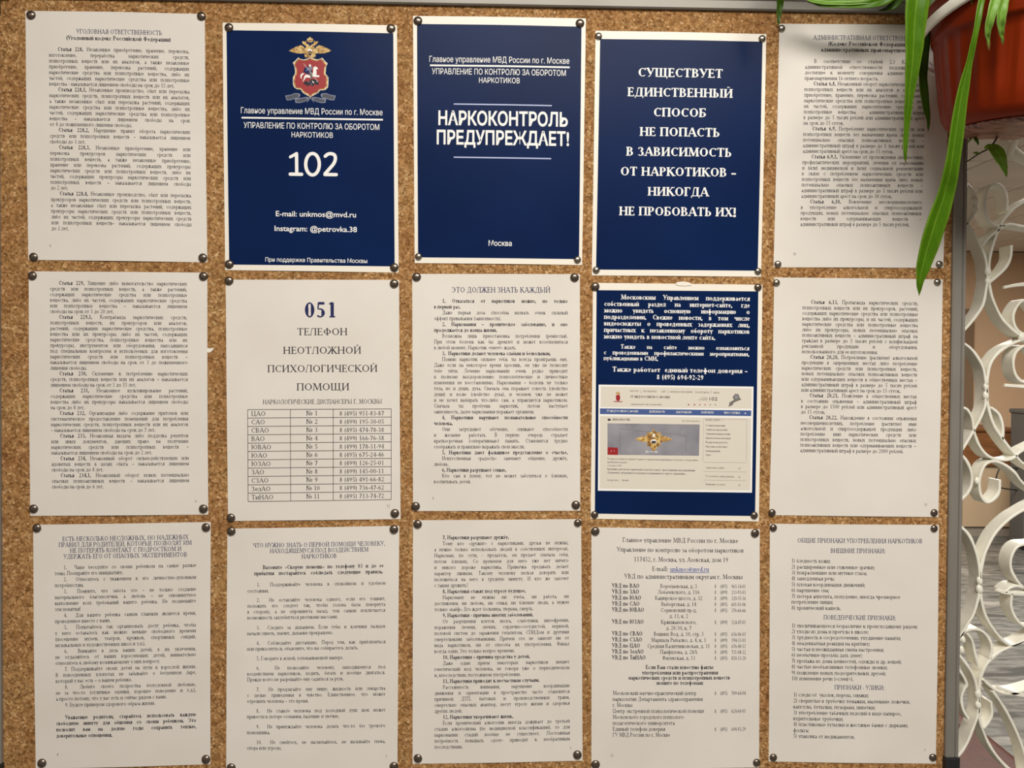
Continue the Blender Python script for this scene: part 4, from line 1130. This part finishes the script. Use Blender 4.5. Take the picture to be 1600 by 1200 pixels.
s.block(""">#Уважаемые родители, старайтесь использовать каждую
#свободную минуту для общения со своим ребенком. Это
#позволит вам на долгие годы сохранить теплые,
#доверительные отношения.|""".split('\n'), (88.5, 88.5), (307, 307), (1121, 1150), 6.2)
num(s, '4', 90.5, 1179); s.finish()

s = sheet('first aid sheet', [(355.4, 826), (624, 821.5), (621, 1205), (353.5, 1207)], 'white first aid sheet of ten spaced items, below the ruled phone table',
          [(361.5, 830), (615.5, 827), (361.5, 1199), (615.5, 1197)])
for t, a, b2, y in [('ЧТО НУЖНО ЗНАТЬ О ПЕРВОЙ ПОМОЩИ ЧЕЛОВЕКУ,', 395.5, 602, 851.4), ('НАХОДЯЩЕМУСЯ ПОД ВОЗДЕЙСТВИЕМ', 422, 576, 860.4), ('НАРКОТИКОВ', 471.5, 526.5, 869.6)]:
    s.text(t, a, b2, y, 6.8, 'c', 0, M['ink_navy'], fit=True)
s.text('Вызовите «Скорую помощь» по телефону 03 и до ее', 411, 599.5, 887, 6.2, 'j', 1)
s.text('прибытия постарайтесь соблюдать следующие правила.', 397.5, 598.5, 896.4, 6.2, 'j', 1)
for ls, y0, y1 in [
 ('>1.  Поддерживайте человека в спокойном и удобном\nсостоянии.|', 914, 923.8),
 ('>2.  Не оставляйте человека одного, если его тошнит,\nположить его следует так, чтобы голова была повернута\nв сторону, а не опрокинута назад, тем самым исключается\nвозможность захлебнуться рвотными массами.|', 938, 965.4),
 ('>3.  Следите за дыханием. Если губы и кончики пальцев\nначали синеть, значит, дыхание прекращено.|', 981, 990),
 ('>4.  Соблюдайте дистанцию. Перед тем, как приблизиться\nили прикоснуться, объясните, что вы собираетесь делать.|', 1005, 1014),
 ('>5. Говорите в ясной, успокаивающей манере.|', 1029, 1029),
 ('>6.  Не позволяйте человеку, находящемуся под\nвоздействием наркотиков, ходить, бегать и вообще двигаться.\nПрежде всего не разрешайте ему садиться за руль.|', 1044, 1062),
 ('>7.  Не предлагайте ему пищу, жидкость или лекарства\nс целью приведения в чувство. Единственное, что может\nотрезвить человека – это время.|', 1077.4, 1095.8),
 ('>8.  Не ставьте человека под холодный душ: шок может\nпривести к потере сознания, падению и увечью.|', 1111, 1120),
 ('>9.  Не принуждайте человека делать что-то без трезвого\nпомощника.|', 1135.6, 1144.8),
 ('>10.  Не смейтесь, не насмехайтесь, не вызывайте гнева,\nспора или угрозы.|', 1160, 1169)]:
    s.block(ls.split('\n'), (387.5 - (y0 - 914) * .004, 387 - (y1 - 914) * .004), (602.5, 602), (y0, y1), 6.0)
num(s, '5', 603.5, 1182); s.finish()

s = sheet('bottom centre sheet', [(645.4, 812.8), (908, 811), (910.3, 1188.4), (644.6, 1193.4)], 'white sheet without heading listing points seven to twelve, bottom centre',
          [(652.5, 819), (902.5, 817, 2), (653, 1184.5), (902, 1179)])
s.block(""">#7. Наркотики разрушают дружбу.|
>Тому кто «дружит» с наркотиками, друзья не нужны,
а нужно только использовать людей в собственных интересах.
Наркоман, по сути, - предатель, он предает сначала себя,
потом близких. Со временем для него уже нет ничего
и никого дороже наркотика. Привычка предавать делает
характер лживым. Такому человеку нельзя доверять или
положиться на него в трудную минуту. И кто же захочет
с таким дружить?|
>#8. Наркотики ставят под угрозу будущее.|
>Наркоману не нужны ни учеба, ни работа, ни
достижения, ни любовь, ни семья, ни близкие люди, а нужен
только «кайф». Его ждет больница, тюрьма, смерть.|
>#9. Наркотики - причина многих заболеваний.|
>От разрушения клеток мозга, слабоумия, шизофрении,
поражения печени, легких, сердечно-сосудистой, нервной,
половой систем до заражения гепатитом, СПИДом и другими
смертельными заболеваниями. Причем это не зависит ни от
вида наркотиков, ни от способа их употребления. Финал
всегда один. Это только вопрос времени.|
>#10. Наркотики – причина уродства у детей.|
>Даже один прием некоторых наркотиков меняет
генетический код человека, не говоря уже о периодическом
и, впоследствии, постоянном употреблении.|
>#11. Наркотики приводят к несчастным случаям.|
>Рассеянность внимания, нарушение координации
движения и ориентации в пространстве часто становится
причиной ДТП, бытовых и производственных травм,
смертельно опасных авантюр, несут угрозу жизни и здоровья
других людей.|
>#12. Наркотики укорачивают жизнь.|
>Если хронический алкоголик иногда доживает до третьей
стадии алкоголизма (по медицинской классификации), то для
наркомании стадий вообще не существует. Постоянная
потребность повышать «дозу» приводит к необратимым
последствиям.|""".split('\n'), (678.5, 679), (888, 890.5), (840.4, 1167.4), 6.0, indent=13)
num(s, '7', 891.5, 1169.5); s.finish()

s = sheet('addresses sheet', [(924, 824), (1187, 826.6), (1186, 1199), (924, 1201)], 'white sheet of addresses in three columns with a blue underlined link',
          [(930, 830), (1179.5, 833), (930.5, 1194), (1182, 1191, 2)])
for t, a, b2, y in [('Главное управление МВД России по г. Москве', 972.5, 1153, 845), ('Управление по контролю за оборотом наркотиков', 963.5, 1162, 860), ('117452, г. Москва, ул. Азовская, дом 19', 990, 1137.5, 875), ('УВД по административным округам г. Москвы', 975, 1160, 901.6)]:
    s.text(t, a, b2, y, 7.2, 'c', 0, M['ink'], fit=True)
s.text('E-mail:', 1018.5, 1043.5, 889.2, 7.2, 'l', 0, fit=True)
s.text('unkmos@mvd.ru', 1046.5, 1107.5, 889.8, 7.2, 'l', 0, M['link'], fit=True); s.rule((1046, 893.6), (1108, 894.4), .7, M['link'])
rows = [('ВАО', 'Воропаевская, д. 3', '(495) 965-14-01', 916), ('ЗАО', 'Лобачевского, д. 116', '(499) 233-91-03', 925.2), ('ЮАО', 'Каширское шоссе, д. 32', '(499) 320-35-16', 934.6), ('САО', 'Выборгская, д. 14', '(495) 601-03-06', 944), ('ЮВАО', 'Сормовский пр-д,', '(495) 376-66-66', 953.4), (None, 'д. 13, к. 2', None, 962.6), ('ЮЗАО', 'Кржижановского,', '(499) 124-47-01', 972), (None, 'д. 20/30, к. 7', None, 981.2), ('СВАО', 'Вешних Вод, д. 10, стр. 3', '(495) 616-06-01', 990.6), ('СЗАО', 'Маршала Рыбалко, д. 4, к. 1', '(499) 194-11-03', 1000), ('ЦАО', 'Средняя Калитниковская, д. 31', '(495) 676-40-11', 1009.4), ('ЗелАО', 'Панфилова, д. 28А', '(499) 731-08-32', 1018.6), ('ТиНАО', 'Филевская, д. 13', '(495) 850-13-20', 1028)]
for nm, ad, tel, y in rows:
    if nm: s.text('УВД по ' + nm, 956, 1012, y - .4, 6.6, 'l', 1, xs=.86)
    s.text(ad, 1006, 1114, y + .2, 6.2, 'c', 0, xs=.9)
    if tel: s.text('8 ' + tel, 1116, 1165, y + .6, 6, 'j', 0, xs=.7)
for t, a, b2, y in [('Если Вам стали известны факты', 1008.5, 1114, 1042.6), ('употребления или распространения', 1003, 1121.5, 1051), ('наркотических средств и психотропных веществ', 982, 1140.5, 1059), ('звоните по телефонам:', 1024.5, 1098.5, 1067)]:
    s.text(t, a, b2, y, 6.2, 'c', 1, fit=True)
for t, b2, y in [('Московский научно-практический центр', 1087.5, 1083.2), ('наркологии Департамента здравоохранения', 1097.5, 1092.6), ('г. Москвы', 988, 1102), ('Центр экстренной психологической помощи', 1099.5, 1111.2), ('Московского городского психолого-', 1069.5, 1120.6), ('педагогического университета', 1054, 1130), ('Единый телефон доверия', 1039, 1139.4), ('ГУ МВД России по г. Москве', 1046.5, 1148.6)]:
    s.text(t, 957, b2, y, 6.4, 'l', 0, fit=True)
for t, y in [('8 (495) 709-64-04', 1083.4), ('8 (495) 624-60-01', 1111.4), ('8 (495) 694-92-29', 1139.8)]: s.text(t, 1116, 1165, y, 6, 'j', 0, xs=.7)
num(s, '12', 956, 1180.4); s.finish()

s = sheet('signs of use sheet', [(1202.8, 818.4), (1467, 820), (1462, 1193), (1201, 1189.7)], 'white sheet with short ragged numbered lists under centred capital headings, lower right',
          [(1208, 824.5, 2), (1459, 825.5, 2), (1208, 1183, 2), (1457, 1183, 2)])
for t, a, b2, y in [('ОБЩИЕ ПРИЗНАКИ УПОТРЕБЛЕНИЯ НАРКОТИКОВ', 1245.5, 1441, 845.8), ('ВНЕШНИЕ ПРИЗНАКИ:', 1297, 1382.5, 861.4), ('ПОВЕДЕНЧЕСКИЕ ПРИЗНАКИ:', 1286, 1399, 965.6), ('ПРИЗНАКИ - УЛИКИ:', 1303, 1381, 1074.6)]:
    s.text(t, a, b2, y, 7, 'c', 0, M['ink_navy'], fit=True)
for x, ls in ((1236, [('1) бледность кожи;', 1297, 876.6), ('2) расширенные или суженные зрачки;', 1366, 886), ('3) покрасневшие или мутные глаза;', 1354, 895), ('4) замедленная речь;', 1303.5, 904), ('5) плохая координация движений;', 1351, 913.4), ('6) нарушение сна;', 1295, 922.4), ('7) потеря аппетита, похудение, иногда чрезмерное', 1406, 931.8), ('потребление пищи;', 1301, 940.6), ('8) хронический кашель.', 1313.5, 949.8),
        ('1) увеличивающееся безразличие к происходящему рядом;', 1433, 977.6), ('2) уходы из дома и прогулы в школе;', 1356.5, 986.6), ('3) трудность в сосредоточении, ухудшение памяти;', 1407, 995.8), ('4) неадекватная реакция на критику;', 1359, 1005), ('5) частая и неожиданная смена настроения;', 1380.5, 1014.2), ('6) необычные просьбы дать денег;', 1347, 1023.2), ('7) пропажа из дома ценностей, одежды и др. вещей;', 1408, 1032.6), ('8) частые необъяснимые телефонные звонки;', 1386, 1041.6), ('9) появление новых подозрительных друзей;', 1383.5, 1051), ('10) изменение речи («сленг»).', 1333, 1060)]),
        (1239, [('1) следы от  уколов, порезы, синяки;', 1356.5, 1085.4), ('2) свернутые в трубочку бумажки, маленькие ложечки,', 1421.5, 1094.8), ('капсулы, бутылки, пузырьки, пипетки;', 1367, 1104.2), ('3) употребление табачных изделий в виде папирос,', 1408, 1113.4), ('курительные трубочки;', 1317, 1122.6), ('4) пластиковые бутылки и жестяные банки с дырками,', 1418.5, 1131.6), ('фольга;', 1263.5, 1141.2), ('5) упаковка от медикаментов.', 1335, 1150.2)])):
    for t, b2, y in ls: s.text(t, x, b2, y, 6.3, 'l', 0, fit=True)
num(s, '3', 1444.5, 1172); s.finish()

# scraps left on the cork
def scrap(name, px, label, th=.0006, m=None, y0=0):
    P = onY(px, 0.0); n = len(P)
    vs = [tuple(p + [0, -th - y0, 0]) for p in P] + [tuple(p + [0, -y0, 0]) for p in P]
    fs = [tuple(range(n)), tuple(range(n, 2 * n))[::-1]] + [(i, (i + 1) % n, n + (i + 1) % n, n + i) for i in range(n)]
    o = link(name, mesh(name, vs, fs), m or M['photo_paper']); o['label'] = label; o['category'] = 'paper scrap'
scrap('paper_scrap', [(323, 543.5), (329, 544.5), (335, 543), (332, 548), (328, 551), (323, 550)], 'tiny torn white scrap beside the sheet at left of the middle row')
scrap('tape_piece', [(1054, 444.5), (1058, 441), (1066, 440), (1077, 441.5), (1080, 446), (1070, 447), (1060, 446.5)], 'small torn tape tab on top edge of the web page poster', y0=.0013)

# ------------------------------------------------------------------ flower pot on its ring
PC = Vector(onY([(1609, 121)], -.127)[0])        # middle of the pot
tilt = Matrix.Rotation(math.radians(7.5), 4, 'X')
def lathe(name, prof, m, parent, seg=96, flutes=None, closed=True):
    vs, fs = [], []
    for r, z in prof:
        for k in range(seg):
            a = 2 * math.pi * k / seg; rr = r
            if flutes and flutes[0] < z < flutes[1]:
                e = min(1, (z - flutes[0]) / .008, (flutes[1] - z) / .008)
                rr += flutes[3] * e * (max(0, math.cos(a * flutes[2])) ** .6 - .5)
            v = tilt @ Vector((rr * math.cos(a), rr * math.sin(a), z)); vs.append(v + PC)
    for i in range(len(prof) - 1):
        for k in range(seg): fs.append((i * seg + k, i * seg + (k + 1) % seg, (i + 1) * seg + (k + 1) % seg, (i + 1) * seg + k))
    me = mesh(name, vs, fs); bm = bmesh.new(); bm.from_mesh(me); bmesh.ops.remove_doubles(bm, verts=bm.verts, dist=1e-6); bmesh.ops.recalc_face_normals(bm, faces=bm.faces); bm.to_mesh(me); bm.free()
    return attach(link(name, me, m, None, True), parent)
proot = empty('flower_pot', tuple(PC + tilt @ Vector((0, 0, -.048))), 'fluted terracotta coloured plastic pot hanging in a white ring at upper right', 'flower pot')
lathe('pot_body', [(0, -.0505), (.062, -.0505), (.069, -.0495), (.0755, -.0455), (.0798, -.038), (.083, -.02), (.0855, -.004), (.0885, .014), (.0915, .032), (.0935, .042), (.0955, .0425), (.0965, .046), (.0975, .06), (.0985, .072), (.0935, .073), (.090, .05), (.078, -.03), (0, -.034)],
      M['pot'], proot, seg=192, flutes=(-.036, .0415, 30, .0022))
lathe('pot_rim', [(.0965, .070), (.101, .071), (.103, .076), (.102, .081), (.096, .082), (.093, .078), (.093, .070), (.0965, .070)], M['pot'], proot)
lathe('saucer', [(0, -.0555), (.040, -.0555), (.060, -.0545), (.0650, -.0520), (.0660, -.0508), (.064, -.0503), (.0, -.0503)], M['saucer'], proot)
lathe('potting_soil', [(0, .064), (.05, .066), (.091, .062), (.091, .05), (0, .05)], M['soil'], proot, seg=32)

hroot = empty('pot_hanger', tuple(PC + Vector((.03, .12, .07))), 'white flat iron ring with bracket holding the terracotta pot', 'hanger')
RC = PC + Vector((.001, 0, .052)); RR = .1068
vs, fs = [], []; n = 72
for k in range(n):
    a = 2 * math.pi * k / n
    d = Vector((math.cos(a), math.sin(a), 0)); wv = .0006 * math.sin(5 * a)
    for r, z in ((-.0016, .0), (.0016, .0), (.0022, .001), (.0022, .011), (.0016, .012), (-.0016, .012), (-.0022, .011), (-.0022, .001)):
        v = d * (RR + r + wv) + Vector((0, 0, z)); v = Matrix.Rotation(math.radians(-8), 4, 'X') @ v; vs.append(v + RC)
for k in range(n):
    for j in range(8): fs.append((k * 8 + j, k * 8 + (j + 1) % 8, ((k + 1) % n) * 8 + (j + 1) % 8, ((k + 1) % n) * 8 + j))
me = mesh('ring', vs, fs); bm = bmesh.new(); bm.from_mesh(me); bmesh.ops.recalc_face_normals(bm, faces=bm.faces); bm.to_mesh(me); bm.free()
attach(link('ring', me, M['iron'], None, True), hroot)
tube('bracket_arm', [RC + Vector((.064, RR * .80, -.006)), RC + Vector((.068, .12, -.007)), Vector((RC.x + .07, GY + .004, RC.z + .0))], .0045, M['iron'], hroot)
tube('bracket_brace', [RC + Vector((.070, RR * .76, -.009)), RC + Vector((.08, .12, -.05)), Vector((RC.x + .085, GY + .004, RC.z - .09))], .004, M['iron'], hroot)

# ------------------------------------------------------------------ strap leaved plant
plroot = empty('spider_plant', tuple(PC + Vector((0, 0, .06))), 'strap leaved green plant spilling out of the terracotta pot over the board', 'plant')
def strap(pts, m, fold=.25, parent=None, tip=.04, n=7, thick=.0007, facing=None):
    """pts: (px, py, Y, width in px, twist); the blade faces the viewer of the board, folded along the midrib"""
    A_ = np.array([p[:2] for p in pts], float); Yv = np.array([p[2] for p in pts]); Wd = np.array([p[3] for p in pts], float)
    tw = np.array([p[4] if len(p) > 4 else 0 for p in pts], float)
    X = onY(A_, Yv); Q = smoothpath(np.c_[X, Wd, tw], n); vs, fs, vein, tipv = [], [], [], []
    N_ = len(Q); row = [-1, -.66, -.33, 0, .33, .66, 1]; nr = len(row)
    dist = np.array([Q[i][1] - C3[1] for i in range(N_)])
    for i in range(N_):
        p = Vector(Q[i][:3]); t = Vector(Q[min(i + 1, N_ - 1)][:3] - Q[max(i - 1, 0)][:3]).normalized()
        v = Vector((0, -1, 0)); sdir = t.cross(v).normalized()
        ang = math.radians(Q[i][4]); sdir = (Matrix.Rotation(ang, 3, t) @ sdir); nd = sdir.cross(t).normalized()
        hw = max(0.0002, Q[i][3] * dist[i] / F / 2)
        for r in row:
            q = p + sdir * (r * hw) + nd * (abs(r) * hw * fold) + nd * (.0003 * math.sin(i * .9 + r * 2))
            vs.append(q + nd * thick / 2); vein.append(abs(r) if abs(r) > 0 else 0); tipv.append(max(0, (i / (N_ - 1) - (1 - tip)) / tip) if tip else 0)
        for r in row:
            q = p + sdir * (r * hw) + nd * (abs(r) * hw * fold) + nd * (.0003 * math.sin(i * .9 + r * 2))
            vs.append(q - nd * thick / 2); vein.append(abs(r)); tipv.append(tipv[-1])
    w2 = nr * 2
    for i in range(N_ - 1):
        for j in range(nr - 1):
            a = i * w2 + j; fs.append((a, a + 1, a + w2 + 1, a + w2)); a += nr; fs.append((a + 1, a, a + w2, a + w2 + 1))
        for j in (0, nr - 1):
            a = i * w2 + j; fs.append((a, a + w2, a + w2 + nr, a + nr))
    me = mesh('leaf', vs, fs)
    at = me.attributes.new('vein', 'FLOAT', 'POINT'); at.data.foreach_set('value', vein)
    at = me.attributes.new('tip', 'FLOAT', 'POINT'); at.data.foreach_set('value', tipv)
    bm = bmesh.new(); bm.from_mesh(me); bmesh.ops.recalc_face_normals(bm, faces=bm.faces); bm.to_mesh(me); bm.free()
    return attach(link('leaf', me, m, None, True), parent or plroot)
# blades start in the soil, arch over the rim above the frame of the picture and hang down
S0 = lambda x, y: (x, y)
strap([(1585, 20, -.11, 14, 0), (1550, -40, -.13, 26), (1480, -70, -.16, 36), (1440, -40, -.17, 38), (1432, 0, -.17, 38), (1428, 50, -.165, 32), (1426, 90, -.16, 26), (1420, 150, -.15, 15), (1416, 200, -.14, 9), (1414, 235, -.135, 6.5), (1415, 256, -.13, .6)], M['leaf'], .22)
strap([(1580, 20, -.10, 12, 0), (1540, -50, -.09, 22), (1470, -30, -.085, 24), (1447, 30, -.08, 18), (1443, 80, -.075, 16), (1441, 120, -.07, 14), (1445, 160, -.065, 12), (1450, 188, -.06, 6), (1450, 206, -.055, .6)], M['leafdark'], .3, tip=0.001)
strap([(1590, 20, -.13, 8, 0), (1575, -60, -.17, 12), (1548, -50, -.20, 12), (1534, -4, -.22, 10.5), (1524, 50, -.22, 9), (1513, 100, -.21, 11), (1500, 160, -.20, 20), (1487, 250, -.185, 24), (1475, 305, -.17, 28), (1459, 354, -.16, 32), (1444, 405, -.15, 26), (1437, 438, -.145, 13), (1436, 462, -.14, .8)], M['leaf'], .3, tip=.012)
strap([(1595, 20, -.12, 8, 0), (1585, -50, -.17, 14), (1563, -30, -.21, 20), (1554, 0, -.215, 17), (1547, 25, -.215, 14), (1542, 48, -.21, 11), (1543, 62, -.205, 6), (1545.5, 79, -.20, .8)], M['leafpale'], .45, tip=.12)
strap([(1600, 20, -.12, 8, 0), (1598, -50, -.17, 14), (1578, -30, -.205, 16), (1568, 0, -.21, 15), (1563, 25, -.21, 16), (1563, 45, -.205, 12), (1565, 58, -.20, 6), (1567, 71, -.195, .6)], M['leafpale'], .35, tip=.07)
# blade looping along the top edge of the frame
strap([(1590, 20, -.11, 8, 0), (1540, -70, -.10, 14), (1430, -60, -.08, 16), (1400, -25, -.07, 16), (1376, -3, -.06, 15), (1330, 2, -.055, 15), (1290, 2, -.05, 14), (1265, -2, -.05, 12), (1253, -14, -.05, 9), (1250, -40, -.055, 6), (1256, -60, -.06, .8)], M['leafpale'], .5, tip=.001)
strap([(1595, 25, -.11, 8, 0), (1520, -80, -.10, 16), (1420, -50, -.08, 20), (1390, -8, -.07, 22), (1360, 6, -.06, 13), (1320, 9, -.055, 8), (1285, 9, -.05, 4), (1262, 3, -.05, .6)], M['leaf'], .3, tip=.001)
strap([(1600, 25, -.11, 8, 0), (1500, -90, -.10, 14), (1410, -70, -.08, 20), (1405, -20, -.07, 22), (1398, 5, -.065, 16), (1385, 14, -.06, 6), (1372, 17, -.06, .6)], M['leafdark'], .3, tip=.001)
strap([(1590, 25, -.11, 6, 0), (1450, -120, -.10, 12), (1280, -110, -.08, 14), (1230, -50, -.07, 13), (1220, -10, -.065, 12), (1218, 10, -.06, 10), (1216.5, 28, -.058, 6), (1216, 41, -.057, .6)], M['leafdark'], .35, tip=.001)
strap([(1600, 20, -.12, 5, 0), (1560, -50, -.15, 6), (1525, -30, -.17, 5), (1519, 0, -.17, 3), (1522, 10, -.168, 2), (1526, 20, -.165, .5)], M['leaf'], .2, tip=.2)
# blades on the far side that keep the clump whole from other positions
for i in range(7):
    a = -1.1 + i * .36; L_ = .10 + .05 * rnd.random(); d = Vector((math.cos(a), math.sin(a) * .7, 0))
    c = PC + Vector((.03, -.0, .065)); pts = []
    for t in (0, .25, .5, .75, 1):
        q = c + d * (L_ * 1.2 * t) + Vector((0, 0, .16 * t - .2 * t * t)); pts.append(q)
    Q = smoothpath([tuple(q) for q in pts], 5); vs, fs, ve = [], [], []
    for k, q in enumerate(Q):
        t = Vector(Q[min(k + 1, len(Q) - 1)] - Q[max(k - 1, 0)]).normalized(); sd = t.cross(Vector((0, 0, 1))).normalized(); f = k / (len(Q) - 1); hw = .009 * math.sin(math.pi * (.12 + .86 * f)) + .0002; up = sd.cross(t)
        for r in (-1, 0, 1): vs.append(Vector(q) + sd * r * hw + up * abs(r) * hw * .35); ve.append(abs(r))
        if k:
            for j in (0, 1): fs.append(((k - 1) * 3 + j, (k - 1) * 3 + j + 1, k * 3 + j + 1, k * 3 + j))
    me = mesh('leaf', vs, fs); at = me.attributes.new('vein', 'FLOAT', 'POINT'); at.data.foreach_set('value', ve)
    o = attach(link('leaf', me, M['leaf'], None, True), plroot)
    sm = o.modifiers.new('thickness', 'SOLIDIFY'); sm.thickness = .0007; sm.offset = 0

# taller unseen blades added to shade the top right sheet, arching left and right
for i in range(16):
    a = math.radians((200, 170, 150, 215, 185, 160, 235, 190, 20, -15, 50, 100, 178, 205, 165, 195)[i]); L_ = (.20, .26, .18, .22, .30, .24, .16, .16, .2, .22, .2, .18, .36, .30, .33, .25)[i]
    d = Vector((math.cos(a), math.sin(a) * .42, 0)); c = PC + Vector((.02, 0, .066)); pts = []
    top = .17 + .05 * rnd.random()
    for t in (0, .2, .45, .7, 1):
        q = c + d * (L_ * (t ** 1.2)) + Vector((0, 0, top * (1 - (1 - t) ** 2.2) - .035 * t * t)); pts.append(q)
    Q = smoothpath([tuple(q) for q in pts], 6); vs, fs, ve = [], [], []
    for k, q in enumerate(Q):
        t = Vector(Q[min(k + 1, len(Q) - 1)] - Q[max(k - 1, 0)]).normalized(); sd = t.cross(Vector((.2, -.3, 1))).normalized(); f = k / (len(Q) - 1); hw = .0125 * math.sin(math.pi * (.12 + .86 * f)) + .0002; up = sd.cross(t)
        for r in (-1, 0, 1): vs.append(Vector(q) + sd * r * hw + up * abs(r) * hw * .3); ve.append(abs(r))
        if k:
            for j in (0, 1): fs.append(((k - 1) * 3 + j, (k - 1) * 3 + j + 1, k * 3 + j + 1, k * 3 + j))
    me = mesh('leaf', vs, fs); at = me.attributes.new('vein', 'FLOAT', 'POINT'); at.data.foreach_set('value', ve)
    o = attach(link('leaf', me, M['leaf'], None, True), plroot)
    sm = o.modifiers.new('thickness', 'SOLIDIFY'); sm.thickness = .0007; sm.offset = 0

# ------------------------------------------------------------------ small trailing sprig under the pot
vroot = empty('trailing_sprig', tuple(onY([(1555, 219)], -.09)[0]), 'thin dark stem with a few small green leaves hanging below the terracotta pot', 'plant')
tube('stem', onY([(1566, 196), (1556, 218), (1546, 231), (1530, 240), (1509, 254)], [-.085, -.088, -.085, -.08, -.075]), .0012, M['stem'], vroot, taper=.6)
strap([(1538, 231, -.083, 3, 0), (1545, 229, -.087, 9), (1554, 233, -.092, 19), (1561, 243, -.095, 21), (1567, 256, -.095, 14), (1571, 268, -.092, 7), (1572.5, 277, -.09, .6)], M['sprig'], .1, vroot, tip=.03)
strap([(1521, 212, -.08, 2, 0), (1524, 217, -.083, 6), (1527, 222, -.083, 4), (1528.5, 227, -.083, .5)], M['leaf'], .3, vroot, tip=.01)
strap([(1530, 240, -.08, 1.5, 0), (1525, 239, -.082, 4), (1520, 239, -.082, .5)], M['leafpale'], .3, vroot, tip=.01)
strap([(1519, 214, -.08, 1, 0), (1515, 219, -.08, 2.4), (1510, 225, -.08, .5)], M['leafpale'], .2, vroot, tip=.3)
